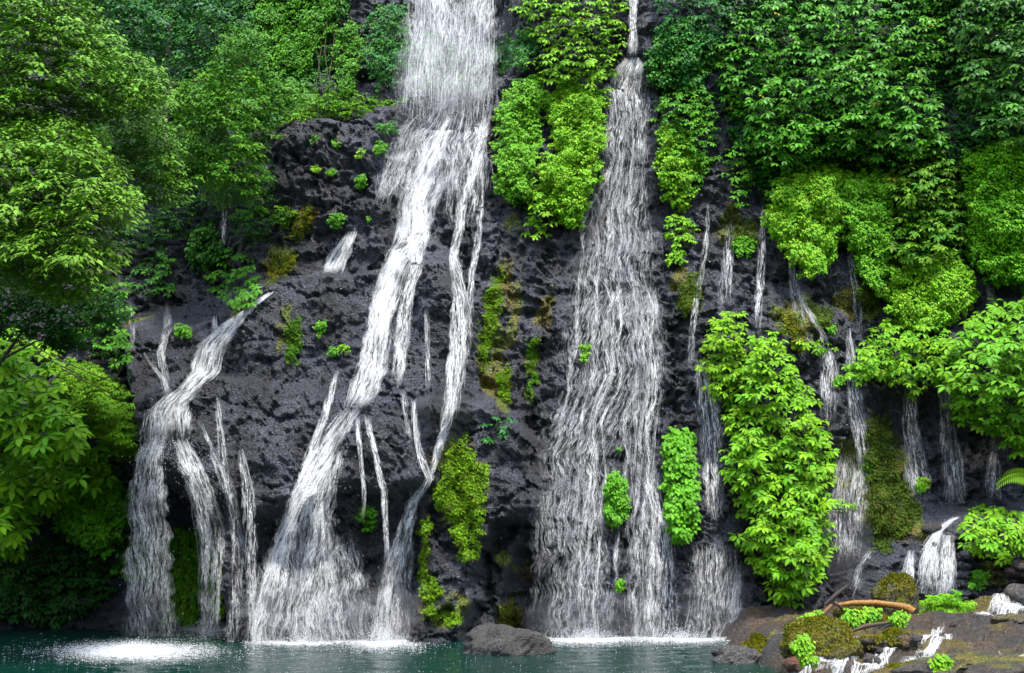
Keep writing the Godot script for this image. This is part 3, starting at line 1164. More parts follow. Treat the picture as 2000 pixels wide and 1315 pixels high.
func build_shelf() -> void:
	shelf_noise = make_noise(41, 0.5, FastNoiseLite.TYPE_SIMPLEX_SMOOTH, 4)
	shelf_block = cellular(42, 0.45, FastNoiseLite.RETURN_CELL_VALUE)
	var v := PackedVector3Array()
	var c := PackedColorArray()
	var idx := PackedInt32Array()
	var nx := 260
	var nz := 300
	for j in nz:
		for i in nx:
			var x := 3.2 + i * 0.06 if i < 200 else 15.2 + (i - 200) * 0.25
			var z := -1.5 + j * 0.06
			v.append(Vector3(x, shelf_y(x, z), z))
			var a := clampf(0.35 + 1.3 * shelf_noise.get_noise_2d(x * 1.3 + 40, z * 1.3), 0, 1)
			var b := smoothstep(0.15, 0.5, shelf_noise.get_noise_2d(x * 0.9 + 90, z * 0.9) + 0.12)
			c.append(Color(0.8, 0.75, 0.78).lerp(Color(1.9, 1.2, 0.6), a).lerp(Color(2.6, 2.1, 0.25), b) * (1.0 / VK))
	for j in nz - 1:
		for i in nx - 1:
			var k := j * nx + i
			idx.append_array([k, k + 1, k + nx, k + 1, k + nx + 1, k + nx])
	struct("rock_shelf", surface(v, smooth_normals(v, idx), idx, c), stone_mat, "wet brown rock shelf at the lower right edge of the pool")

func log_on(called: String, label: String, category: String, pts: Array, radii: Array, mat: Material, sides := 9) -> Node3D:
	var root := thing(called, label, category, pts[0])
	var local := []
	for p in pts:
		local.append((p as Vector3) - (pts[0] as Vector3))
	part("trunk" if category == "log" else "stem", tube(local, radii, sides, 0.35), mat, root)
	return root

# White water that runs over the shelf.
func shelf_stream(label: String, paths: Array) -> void:
	var first: Array = paths[0][0]
	var root := thing("stream", label, "stream", on_shelf(first[0], first[1]), "white streams over the rock shelf")
	for w in paths:
		var a: Array = w[0]
		var mid: Array[Vector3] = []
		for i in range(0, a.size(), 3):
			var q := on_shelf(a[i], a[i + 1])
			mid.append(Vector3(q.x, a[i + 2] * 0.0118, q.z))
		var v := PackedVector3Array()
		var n := PackedVector3Array()
		var idx := PackedInt32Array()
		var m := mid.size() - 1
		for s in int(w[1] * 1.4):
			var r := rng.randf_range(-1, 1)
			var seed_ := rng.randf() * 300
			var pts := PackedVector3Array()
			var wid := PackedFloat32Array()
			var t0 := rng.randf_range(0.0, 0.75)
			var t1 := minf(1.0, t0 + rng.randf_range(0.15, 0.6))
			for k in 15:
				var t := lerpf(t0, t1, k / 14.0) * m
				var i := mini(int(t), m - 1)
				var p := mid[i].lerp(mid[i + 1], t - i)
				var along := (mid[i + 1] - mid[i])
				var across := Vector3(-along.z, 0, along.x).normalized()
				var side := (r + 0.5 * nb.get_noise_2d(seed_, t * 60.0) + 0.35 * nb.get_noise_2d(first[0], t * 90.0)) * p.y
				var q := p + across * side
				q.y = maxf(shelf_y(q.x, q.z), 0.0) + 0.02 + 0.03 * rng.randf()
				pts.append(q - root.position)
				wid.append((0.002 + 0.005 * rng.randf() * rng.randf()) * clampf(minf(k, 14 - k) / 4.0, 0.15, 1.0))
			strand_flat(pts, wid, v, n, idx)
		part("water_streaks", surface(v, n, idx), water_mat(), root).set_meta("kind", "stuff")
		# the sheet itself
		var sv := PackedVector3Array()
		var sn := PackedVector3Array()
		var suv := PackedVector2Array()
		var sc := PackedColorArray()
		var si := PackedInt32Array()
		for j in 41:
			var t := j / 40.0 * m
			var i := mini(int(t), m - 1)
			var p := mid[i].lerp(mid[i + 1], t - i)
			var along := mid[i + 1] - mid[i]
			var across := Vector3(-along.z, 0, along.x).normalized()
			for k in 9:
				var s := k / 4.0 - 1.0
				var q := p + across * p.y * 1.2 * (s + 0.35 * nb.get_noise_2d(first[0] + signf(s) * 70.0, t * 70.0))
				var y := 0.0
				for e in 5:
					y += 0.2 * shelf_y(q.x + (e - 2) * 0.09, q.z + (e % 3 - 1) * 0.1)
				y += 0.04
				sv.append(Vector3(q.x, maxf(y, 0.0) + 0.025, q.z) - root.position)
				sn.append(Vector3(0, 1, 0.2).normalized())
				suv.append(Vector2(s * p.y / 0.9, t * 0.12 + first[0]))
				sc.append(Color(1, 1, 1, (1.0 - s * s * s * s) * smoothstep(0.0, 0.12, j / 40.0) * (1.0 - 0.6 * smoothstep(0.8, 1.0, j / 40.0))))
		for j in 40:
			for k in 8:
				var q := j * 9 + k
				si.append_array([q, q + 9, q + 1, q + 1, q + 9, q + 10])
		var arr := []
		arr.resize(Mesh.ARRAY_MAX)
		arr[Mesh.ARRAY_VERTEX] = sv
		arr[Mesh.ARRAY_NORMAL] = sn
		arr[Mesh.ARRAY_TEX_UV] = suv
		arr[Mesh.ARRAY_COLOR] = sc
		arr[Mesh.ARRAY_INDEX] = si
		var sheet := ArrayMesh.new()
		sheet.add_surface_from_arrays(Mesh.PRIMITIVE_TRIANGLES, arr)
		part("white_water", sheet, veil_mat(p0_wide(mid)), root)

func p0_wide(mid: Array[Vector3]) -> bool:
	return mid[-1].y > 0.5

func strand_flat(pts: PackedVector3Array, wid: PackedFloat32Array, v: PackedVector3Array, n: PackedVector3Array, idx: PackedInt32Array) -> void:
	var o := v.size()
	var last := pts.size() - 1
	for i in pts.size():
		var tan_ := (pts[mini(i + 1, last)] - pts[maxi(i - 1, 0)]).normalized()
		var side := tan_.cross(Vector3(0, 1, 0.5)).normalized()
		var up := side.cross(tan_)
		v.append(pts[i] - side * wid[i])
		v.append(pts[i] + up * wid[i] * 0.7)
		v.append(pts[i] + side * wid[i])
		n.append((up - side * 0.7).normalized())
		n.append(up)
		n.append((up + side * 0.7).normalized())
	for i in last:
		var a := o + i * 3
		for k in 2:
			idx.append_array([a + k, a + k + 3, a + k + 1, a + k + 1, a + k + 3, a + k + 4])

func build_pool() -> void:
	var bed := PackedVector3Array()
	var bc := PackedColorArray()
	var idx := PackedInt32Array()
	var nx := 90
	var nz := 80
	var shallow := on_level(900, 1290, 0.0)
	for j in nz:
		for i in nx:
			var x := -30.0 + i * 0.8 if i < 80 else 34.0 + (i - 80) * 30.0
			if i < 3:
				x = -30.0 - (3 - i) * 80.0
			var z := -5.0 + j * 0.6 if j < 70 else 37.0 + (j - 69) * 26.0
			var y := -1.7 + 0.25 * nb.get_noise_2d(x * 9, z * 9)
			y += 1.35 * exp(-pow(Vector2((x - shallow.x) / 2.6, (z - shallow.z) / 1.6).length(), 2.0))
			y += 1.3 * smoothstep(2.0, 5.0, x) * smoothstep(1.0, 6.0, z)
			y += 4.0 * smoothstep(18.0, 34.0, absf(x)) + 3.0 * smoothstep(27.0, 34.0, z) + 26.0 * smoothstep(36.0, 95.0, z) + 24.0 * smoothstep(30.0, 90.0, absf(x)) + 3.0 * nb.get_noise_2d(x, z) * smoothstep(34.0, 60.0, z + absf(x) * 0.6)
			bed.append(Vector3(x, y, z))
			bc.append(Color(0.1, 0.085, 0.045) if y < 0.2 else Color(0.05, 0.075, 0.025))
	for j in nz - 1:
		for i in nx - 1:
			var k := j * nx + i
			idx.append_array([k, k + 1, k + nx, k + 1, k + nx + 1, k + nx])
	var bm := plain(Color(1, 1, 1), 0.9)
	bm.vertex_color_use_as_albedo = true
	bm.albedo_texture = noise_tex(51, 0.02, 512, [[0.0, 1.0], [Color(0.4, 0.4, 0.4), Color(1, 1, 1)]])
	bm.uv1_triplanar = true
	bm.uv1_world_triplanar = true
	bm.uv1_scale = Vector3(0.4, 0.4, 0.4)
	struct("ground", surface(bed, smooth_normals(bed, idx), idx, bc), bm, "pool bed of brown stones and the green valley floor")
	var v := PackedVector3Array()
	idx = PackedInt32Array()
	nx = 340
	nz = 200
	var r1 := make_noise(52, 0.9, FastNoiseLite.TYPE_SIMPLEX_SMOOTH, 3)
	for j in nz:
		for i in nx:
			var x := -20.0 + i * 0.09 if i < 330 else 9.7 + (i - 329) * 1.2
			if i == 0:
				x = -27.0
			var z := -3.5 + j * 0.09 if j < 190 else 13.6 + (j - 189) * 2.0
			var near := exp(-maxf(z - 1.0, 0.0) * 0.25)
			v.append(Vector3(x, 0.022 * r1.get_noise_2d(x * 0.8, z * 1.6) + 0.028 * near * r1.get_noise_2d(x * 2.0 + 40, z * 3.6), z))
	for j in nz - 1:
		for i in nx - 1:
			var k := j * nx + i
			idx.append_array([k, k + 1, k + nx, k + 1, k + nx + 1, k + nx])
	var m := StandardMaterial3D.new()
	m.albedo_color = Color(0.007, 0.085, 0.07, 0.0).linear_to_srgb()
	m.albedo_color.a = WATER_ALPHA
	m.roughness = 0.06
	m.refraction_enabled = true
	m.refraction_scale = 0.033
	m.heightmap_enabled = true
	m.heightmap_texture = noise_tex(53, 0.02, 512, [], FastNoiseLite.TYPE_SIMPLEX_SMOOTH, 4)
	m.heightmap_scale = 1.2
	m.uv1_triplanar = true
	m.uv1_world_triplanar = true
	m.uv1_scale = Vector3(0.5, 0.5, 0.9)
	m.transparency = BaseMaterial3D.TRANSPARENCY_ALPHA
	struct("pool_water", surface(v, smooth_normals(v, idx), idx), m, "dark teal rippled water of the plunge pool")

# ---------------------------------------------------------------- the place

const ROCK_RELIEF := 24.0
const ROCK_DARK := Color(0.015, 0.0155, 0.021)
const ROCK_LIGHT := Color(0.112, 0.12, 0.16)
const MIST := 0.1
const WATER_ALPHA := 0.36
const WATER_CORES := 0.08
const WATER_FINES := 2.2
const WATER_WIDE := 0.38
const WATER_FINE := 0.2

# leaf colours (linear)
const LIME := Color(0.2, 0.42, 0.012)
const BRIGHT := Color(0.1, 0.32, 0.01)
const MID := Color(0.05, 0.2, 0.01)
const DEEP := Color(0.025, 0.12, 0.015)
const BLUE := Color(0.03, 0.17, 0.035)
const PALE := Color(0.15, 0.35, 0.025)
const OLIVE := Color(0.09, 0.21, 0.015)
const MOSS := Color(0.12, 0.22, 0.012)
const GOLD := Color(0.28, 0.26, 0.015)

func _ready() -> void:
	var cam := Camera3D.new()
	cam.name = "camera"
	cam.position = CAM
	cam.rotation_degrees = Vector3(PITCH, 0, 0)
	cam.fov = FOV
	cam.near = 0.1
	cam.far = 1500.0
	add_child(cam)
	cam.current = true
	var env := Environment.new()
	env.background_mode = Environment.BG_SKY
	var sky := Sky.new()
	var sm := ProceduralSkyMaterial.new()
	sm.sky_top_color = Color(0.76, 0.8, 0.87)
	sm.sky_horizon_color = Color(0.5, 0.55, 0.68)
	sm.sky_curve = 0.25
	sm.ground_bottom_color = Color(0.05, 0.08, 0.04)
	sm.ground_horizon_color = Color(0.2, 0.24, 0.2)
	sm.sun_angle_max = 1.0
	sky.sky_material = sm
	env.sky = sky
	env.tonemap_mode = Environment.TONE_MAPPER_LINEAR
	env.tonemap_exposure = 3.3
	env.sdfgi_enabled = true
	env.ssao_enabled = true
	env.ssil_enabled = true
	env.volumetric_fog_enabled = true
	env.volumetric_fog_density = 0.0
	var we := WorldEnvironment.new()
	we.name = "world_environment"
	we.environment = env
	add_child(we)
	var sun := DirectionalLight3D.new()
	sun.name = "sun"
	sun.light_energy = 0.5
	sun.light_color = Color(1.0, 0.97, 0.92)
	sun.light_angular_distance = 10.0
	sun.rotation_degrees = Vector3(-66, 22, 0)
	sun.shadow_enabled = true
	add_child(sun)

	rng.seed = 20
	na.seed = 3
	na.frequency = 0.012
	na.fractal_octaves = 3
	nb.seed = 4
	nb.frequency = 0.01
	nb.fractal_octaves = 3
	stone_mat = rock_mat(0.9, 12.0, Color(0.022, 0.02, 0.019), Color(0.08, 0.074, 0.07), 0.12, 0.5)
	build_cliff()
	build_pool()
	build_shelf()
	falls()
	mists()
	flecks()
	trees()
	vines()
	small_plants()
	mosses()
	stones()

# Streams that run, part and meet between a left and a right edge: rows of [y, left x, right x].
func threads(rows: Array, count: int, wide: float, thick: float, how: Dictionary) -> Array:
	var made := []
	var tall: float = rows[-1][0] - rows[0][0]
	for s in count:
		var u := (s + rng.randf_range(0.15, 0.85)) / count
		var from: float = rows[0][0] + tall * (0.0 if rng.randf() < 0.5 else rng.randf() * 0.35)
		var to: float = rows[-1][0] if rng.randf() < 0.6 else rows[-1][0] - tall * rng.randf() * 0.3
		var path := []
		var y := from
		while y <= to + 0.1:
			var k := 0
			while k < rows.size() - 2 and y > rows[k + 1][0]:
				k += 1
			var f: float = clampf((y - rows[k][0]) / (rows[k + 1][0] - rows[k][0]), 0, 1)
			var l := lerpf(rows[k][1], rows[k + 1][1], f)
			var r := lerpf(rows[k][2], rows[k + 1][2], f)
			var at := clampf(u + 0.1 * nb.get_noise_2d(u * 70.0, y * 0.5) + 0.05 * nb.get_noise_2d(u * 240.0, y * 1.3), -0.03, 1.03)
			path.append_array([lerpf(l, r, at), y, wide * (0.6 + 0.8 * absf(nb.get_noise_2d(u * 500.0, y * 1.5)) * 2.0) * (0.6 + 0.4 * minf(1.0, (y - from) / 60.0))])
			y += 30.0
		if path.size() >= 9:
			var h := how.duplicate()
			h["sheet"] = rng.randf_range(0.4, 0.9)
			made.append([path, int(5 + wide * 2.2), thick, h])
	return made

func falls() -> void:
	var veil := {"sheet": 0.75, "least": 0.1, "wander": 0.19, "core": 1.0, "spray": 2.0, "rope": 0.45, "clump": 2.6}
	var free := {"free": -3.2, "sheet": 0.62, "fade": 0.1,  "least": 0.08, "wander": 0.12, "core": 1.0, "spray": 4.0, "rope": 0.4, "clump": 3.0}
	waterfall("tallest white fall, plunging past the upper ledge and fanning out over the slab", "", [
		[[757, 1090, 4, 755, 1060, 4, 757, 1235, 8], 3, 0.01],
		[[838, -40, 22, 838, 50, 24, 828, 120, 30, 826, 240, 34], 160, 0.008, free],
		[[828, -40, 30, 836, 70, 34, 834, 240, 44], 60, 0.006, free],
		[[930, -40, 26, 924, 40, 34, 918, 110, 40, 905, 235, 40], 190, 0.008, free],
		[[915, -40, 44, 905, 60, 54, 900, 235, 60], 80, 0.006, free],
		[[868, -40, 60, 872, 100, 74, 872, 230, 84], 60, 0.004, free],
		[[888, 196, 16, 850, 205, 24, 800, 262, 24, 760, 345, 12, 733, 398, 7], 50, 0.01, veil],
		[[888, 192, 40, 878, 215, 58, 862, 260, 74, 850, 330, 92, 848, 395, 96], 170, 0.012, veil],
		[[892, 190, 8, 872, 240, 14, 842, 310, 17, 812, 380, 18, 798, 465, 16, 768, 530, 24, 745, 620, 20, 726, 720, 24, 706, 775, 24, 690, 802, 20], 130, 0.018],
		[[841, 300, 10, 816, 400, 12, 821, 452, 12, 766, 525, 16, 742, 600, 16, 738, 660, 16], 60, 0.018],
		[[871, 345, 8, 846, 391, 10, 826, 452, 12, 811, 527, 10, 796, 577, 10, 786, 657, 12, 775, 760, 10], 45, 0.014],
		[[786, 386, 8, 786, 450, 10, 770, 505, 10], 24, 0.012],
		[[945, 202, 14, 941, 280, 7, 926, 340, 8, 906, 381, 8, 896, 451, 7, 886, 502, 7, 899, 577, 11, 896, 652, 16, 893, 700, 16, 880, 790, 12, 868, 840, 7, 848, 902, 5], 80, 0.016],
		[[941, 300, 6, 937, 450, 5, 921, 542, 5, 911, 652, 7, 898, 730, 7], 30, 0.0105],
		[[834, 600, 4, 836, 780, 3], 6, 0.008],
		[[785, 765, 4, 800, 860, 3], 6, 0.008],
	] + threads([[205, 848, 950], [260, 792, 948], [340, 756, 944], [400, 738, 942], [470, 760, 940]], 8, 5.0, 0.0105, {"wander": 0.3}) + threads([[880, 612, 668], [980, 582, 640], [1050, 552, 650], [1240, 500, 656]], 7, 4.0, 0.0105, {"wander": 0.25}) + threads([[980, 795, 815], [1060, 765, 806], [1150, 735, 800], [1242, 715, 800]], 5, 4.0, 0.0105, {"wander": 0.25}) + [
		[[690, 798, 16, 640, 870, 19, 590, 970, 20, 555, 1050, 14, 520, 1150, 10, 500, 1232, 8], 80, 0.017, {"wander": 0.19}, "lower_fan"],
		[[650, 880, 20, 610, 980, 36, 590, 1080, 62, 578, 1235, 76], 150, 0.012, veil, "lower_fan"],
		[[640, 1040, 40, 650, 1232, 70], 50, 0.007, veil, "lower_fan"],
		[[660, 722, 3, 633, 815, 6, 600, 905, 8, 575, 985, 8, 558, 1050, 8], 26, 0.013, {}, "side_stream"],
		[[697, 810, 4, 705, 900, 3, 712, 960, 3, 708, 1020, 2], 12, 0.011, {}, "side_stream"],
		[[715, 806, 5, 735, 900, 5, 750, 960, 5, 755, 1060, 3, 757, 1095, 3], 20, 0.012, {}, "side_stream"],
		[[807, 780, 3, 818, 872, 5, 838, 937, 5, 807, 980, 9, 785, 1060, 15, 765, 1150, 22, 757, 1238, 28], 90, 0.0105, {"wander": 0.19, "clump": 2.4}, "side_stream"],
		[[868, 840, 7, 850, 900, 5, 836, 942, 5], 16, 0.013, {}, "side_stream"],
	])
	var w := get_node("waterfall")
	foam(w, 748, 1244, 70, 9, 1800, 0.7)
	foam(w, 590, 1240, 130, 5, 900, 0.35)
	waterfall("right hand fall of long thin white braids, left of the two cushions", "", [
		[[1065, 1235, 14, 1064, 1240, 14], 2, 0.01],
		[[1238, -40, 7, 1236, 60, 6, 1236, 115, 9], 26, 0.014],
		[[1236, 112, 10, 1230, 130, 24, 1222, 150, 30], 50, 0.014],
		[[1232, 125, 20, 1224, 180, 36, 1225, 330, 40], 110, 0.008, veil],
		[[1222, 320, 34, 1210, 450, 56, 1200, 600, 76, 1180, 760, 84, 1130, 900, 62, 1122, 1240, 70], 110, 0.005, {"sheet": 0.42, "wander": 0.19, "rope": 0.3, "spray": 2.0}],
		[[1246, 560, 30, 1270, 700, 26, 1255, 860, 24, 1258, 1000, 26, 1258, 1240, 34], 50, 0.005, {"sheet": 0.4, "wander": 0.19, "rope": 0.3, "spray": 2.0}],
	] + threads([[285, 1203, 1250], [340, 1185, 1256], [440, 1138, 1262], [540, 1130, 1276], [620, 1122, 1292], [730, 1106, 1292], [820, 1092, 1284], [900, 1072, 1278], [1000, 1062, 1276], [1244, 1054, 1286]], 8, 3.2, 0.0105, {"wander": 0.2}) + [
		[[1268, 930, 14, 1285, 1000, 10, 1290, 1235, 40], 50, 0.007, veil],
		[[1372, 700, 8, 1384, 800, 20, 1392, 900, 16, 1398, 1020, 14], 60, 0.009, {}, "side_stream"],
		[[1400, 1060, 36, 1398, 1238, 46], 80, 0.008, veil, "side_stream"],
		[[1441, 1115, 5, 1434, 1238, 13], 26, 0.011, {}, "side_stream"],
	])
	w = get_node("waterfall_001")
	foam(w, 1150, 1247, 110, 7, 1800, 0.4)
	foam(w, 1330, 1250, 130, 6, 1500, 0.35)
	waterfall("left cascade, a white chute that drops in two legs past a cave", "", [
		[[292, 1240, 30, 292, 1248, 40], 2, 0.01],
		[[530, 570, 4, 492, 600, 6, 451, 633, 15, 419, 671, 24, 402, 725, 22, 375, 752, 17, 340, 785, 24, 326, 805, 36, 324, 866, 42], 190, 0.022],
		[[418, 618, 4, 422, 652, 7], 8, 0.012],
		[[306, 850, 14, 290, 900, 22, 287, 960, 32, 290, 1050, 34, 292, 1248, 46], 190, 0.012, {"fade": 0.4, "least": 0.08, "spray": 5.0, "wander": 0.12, "rope": 0.5, "clump": 3.0}],
		[[350, 856, 12, 378, 920, 19, 403, 990, 22, 414, 1060, 20, 411, 1150, 17, 408, 1244, 16], 130, 0.012, {"fade": 0.5, "least": 0.08, "spray": 4.0, "wander": 0.12, "rope": 0.5, "clump": 3.0}],
	])
	w = get_node("waterfall_002")
	foam(w, 265, 1272, 150, 17, 3600, 0.22)
	foam(w, 405, 1252, 60, 9, 900, 0.4)
	waterfall("short solid white chute alone on the rock face left of the tall fall", "", [
		[[688, 452, 8, 668, 490, 15, 645, 537, 15], 90, 0.024]])
	var thin := "thin trickles down the dark rock"
	for t in [
		["thin trickle beside the vine column left of the left cascade", [[255, 575, 4, 257, 620, 4, 259, 695, 4], 12, 0.01]],
		["forked trickle joining the left cascade from above its left side", [[325, 588, 4, 328, 640, 7, 313, 690, 6, 330, 770, 5], 26, 0.012]],
		["slanting trickle just left of the forked one beside the left cascade", [[280, 690, 3, 318, 740, 4, 332, 775, 5], 12, 0.01]],
		["narrow streak down the smooth slab, nearest the right leg of the left cascade", [[390, 818, 3, 430, 925, 6, 450, 985, 7], 16, 0.01]],
		["longest narrow streak down the smooth slab, from its rim to the pool", [[424, 773, 3, 435, 905, 7, 457, 1000, 9, 465, 1060, 10, 460, 1180, 11, 455, 1228, 13], 46, 0.01]],
		["narrow streak on the slab nearest the tall fall's lower fan", [[468, 876, 5, 484, 950, 10, 489, 1060, 9, 492, 1228, 8], 44, 0.01]],
		["faint trickle high on the left under the tree", [[440, 378, 3, 437, 440, 4, 434, 495, 4], 12, 0.008]],
		["trickle between the right hand fall and the narrow lime bush", [[1384, 400, 3, 1378, 480, 4, 1352, 640, 5, 1350, 720, 5], 14, 0.009]],
		["faint wide trickle above the small bright bush", [[1428, 430, 5, 1422, 510, 9, 1414, 606, 14], 26, 0.009]],
		["white trickle ending behind the top of the tall column bush", [[1491, 395, 3, 1487, 520, 7, 1482, 600, 6, 1480, 652, 5], 34, 0.012]],
		["trickle under the leaf curtain that bends right over the moss", [[1543, 480, 4, 1548, 530, 6, 1553, 580, 10, 1570, 640, 6, 1592, 690, 6], 26, 0.01]],
		["white trickle beside the top right edge of the leafy column", [[1558, 560, 3, 1575, 605, 4, 1608, 655, 5, 1618, 720, 15, 1622, 830, 12], 50, 0.011]],
		["short trickle in the gap between two leaf curtains", [[1660, 470, 5, 1664, 505, 7, 1674, 580, 8, 1682, 660, 6], 16, 0.009]],
		["trickle over the dark moss right of the leafy column", [[1656, 640, 4, 1664, 735, 10, 1675, 820, 14, 1686, 900, 8, 1692, 980, 8], 44, 0.01]],
		["faint veil trickle under the bush on the right wall", [[1772, 700, 6, 1780, 840, 14, 1790, 930, 20, 1800, 1000, 16], 34, 0.008]],
		["trickle in the shade below the right hand bush", [[1844, 720, 10, 1848, 785, 12, 1858, 880, 15, 1870, 990, 18], 70, 0.009]],
		["small spreading trickle at the far right above the low bush", [[1944, 800, 3, 1942, 880, 6, 1938, 985, 17], 24, 0.009]],
		["trickle between the hanging vines and the right bush", [[1926, 530, 6, 1942, 605, 8], 16, 0.01]],
		["misty veil of water in the recess right of the leafy column", [[1655, 880, 22, 1650, 980, 34, 1648, 1110, 34], 70, 0.006]],
		["trickle at the foot of the misty recess behind the fallen log", [[1702, 1075, 3, 1682, 1110, 6, 1675, 1172, 9], 34, 0.011]],
		["faint spray over the wet wall left of the small oblong cushion", [[1290, 985, 4, 1302, 1040, 6, 1310, 1110, 14], 20, 0.007]],
	]:
		waterfall(t[0], thin, [[t[1][0], int(t[1][1] * 0.7), t[1][2] * 0.8, {"sheet": 0.65}]])
	waterfall("small double cascade over the bedded outcrop beside the right bush", "", [
		[[1872, 1008, 5, 1832, 1036, 9, 1816, 1080, 14, 1812, 1162, 19], 90, 0.015],
		[[1852, 1045, 8, 1850, 1162, 17], 60, 0.012],
		[[1778, 1075, 6, 1775, 1150, 11], 30, 0.01]])

func mists() -> void:
	for s in [
		[870, 150, 2.0, 2.4, 1.2, 1.6, "thin spray around the lower end of the upper plunge"],
		[850, 300, 1.8, 2.2, 0.6, 0.4, "fine spray drifting over the fan of the tallest fall"],
		[600, 1190, 1.9, 1.1, 0.9, 0.5, "spray at the foot of the lower fan"],
		[755, 1210, 1.2, 0.9, 0.9, 0.4, "spray where the side stream meets the pool"],
		[1150, 1210, 1.9, 0.9, 0.7, 0.4, "spray at the foot of the right hand fall"],
		[1395, 1190, 1.2, 1.1, 0.5, 0.4, "spray over the wet wall left of the leafy column's foot"],
		[285, 1225, 1.3, 0.9, 0.9, 0.5, "spray where the left cascade hits the pool"],
		[1655, 1060, 0.8, 1.5, 0.6, 0.4, "blue green spray in the recess right of the leafy column"],
	]:
		var f := FogVolume.new()
		f.name = numbered("mist")
		f.shape = RenderingServer.FOG_VOLUME_SHAPE_ELLIPSOID
		f.size = Vector3(s[2], s[3], s[4]) * 2.0
		var m := FogMaterial.new()
		m.albedo = Color(0.95, 0.96, 1.0)
		m.density = MIST
		f.material = m
		f.position = hit(s[0], s[1], s[5])
		f.set_meta("label", s[6])
		f.set_meta("category", "mist")
		f.set_meta("group", "spray hanging at the falls")
		add_child(f)

func flecks() -> void:
	var xfs: Array[Transform3D] = []
	for i in 1300:
		var p := on_level(rng.randf_range(20, 1560), 1246 + 75 * pow(rng.randf(), 1.3), 0.025)
		if shelf_y(p.x, p.z) > 0.0:
			continue
		var s := rng.randf_range(0.003, 0.011)
		xfs.append(Transform3D(Basis.from_scale(Vector3(s * 1.5, s * 0.5, s)), p))
	var root := thing("foam_flecks", "white foam flecks and bubbles drifting on the teal pool", "foam", Vector3.ZERO)
	root.set_meta("kind", "stuff")
	many("bubble", drop_mesh(), water_mat(), root, xfs, PackedColorArray())

func trees() -> void:
	var g := "trees on the left bank"
	var t: Node3D = plant("tree", "big pale green tree leaning in at the upper left corner", "tree", poly([-60, -50, 150, -50, 215, 60, 270, 110, 310, 130, 335, 165, 330, 220, 260, 240, 200, 250, 130, 235, 60, 260, -60, 250]), "tree", 0.19, PALE, OLIVE, {"z": 5.0, "bulge": 1.6, "tier": 1.5, "period": 62, "layers": 4, "rim": 80, "group": g})
	trunk(t, Vector3(-19, 5, 2.0), on_plane(60, 130, 3.6), 0.24)
	t = plant("tree", "drooping olive branches of the left tree, ending above the shaded rock", "tree", poly([200, 220, 300, 205, 350, 290, 368, 350, 345, 412, 300, 408, 255, 380, 230, 300]), "tree", 0.17, OLIVE, PALE, {"z": 3.5, "bulge": 0.9, "tier": 0.5, "period": 60, "layers": 3, "group": g})
	trunk(t, Vector3(-17, 9, 0.5), on_plane(280, 300, 2.6), 0.14)
	t = plant("tree", "middle left tree with tiers of pale glossy leaves, yellow at the right tip", "tree", poly([-60, 245, 80, 215, 180, 235, 240, 320, 268, 380, 270, 410, 250, 450, 215, 470, 240, 510, 180, 580, 130, 600, 60, 565, -60, 545]), "tree", 0.2, PALE, Color(0.12, 0.25, 0.02), {"z": 6.5, "bulge": 1.6, "tier": 1.6, "period": 66, "layers": 4, "rim": 70, "group": g})
	trunk(t, Vector3(-18, 5, 3.5), on_plane(90, 430, 5.0), 0.2)
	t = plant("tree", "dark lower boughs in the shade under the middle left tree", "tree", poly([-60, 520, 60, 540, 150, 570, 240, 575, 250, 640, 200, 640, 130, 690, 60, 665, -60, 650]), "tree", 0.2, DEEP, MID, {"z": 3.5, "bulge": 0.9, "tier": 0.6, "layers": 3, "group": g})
	trunk(t, Vector3(-18, 3, 1.0), on_plane(90, 600, 2.7), 0.12)
	t = plant("tree", "feathery mid green tree before the cliff with a yellow green top", "tree", poly([330, 190, 420, 130, 440, 65, 470, 50, 505, 55, 520, 100, 515, 135, 560, 145, 600, 170, 605, 205, 560, 230, 530, 260, 525, 330, 510, 400, 430, 400, 380, 360, 350, 280]), "tree", 0.17, MID, Color(0.12, 0.3, 0.012), {"z": -1.2, "bulge": 1.6, "tier": 1.3, "period": 55, "layers": 4, "rim": 60, "group": g})
	trunk(t, Vector3(-10.0, 16.0, -3.4), on_plane(450, 120, -2.4), 0.09)
	t = plant("tree", "blue green glossy tree at the top left, half in shadow", "tree", poly([150, -50, 480, -50, 485, 40, 440, 80, 420, 130, 330, 160, 280, 115, 220, 60]), "tree", 0.23, BLUE, Color(0.07, 0.2, 0.08), {"z": -4.0, "bulge": 1.6, "tier": 0.8, "period": 90, "layers": 3, "rim": 70, "gloss": 0.3, "group": g})
	trunk(t, Vector3(-13, 10, -6.2), on_plane(340, 40, -5.0), 0.2)

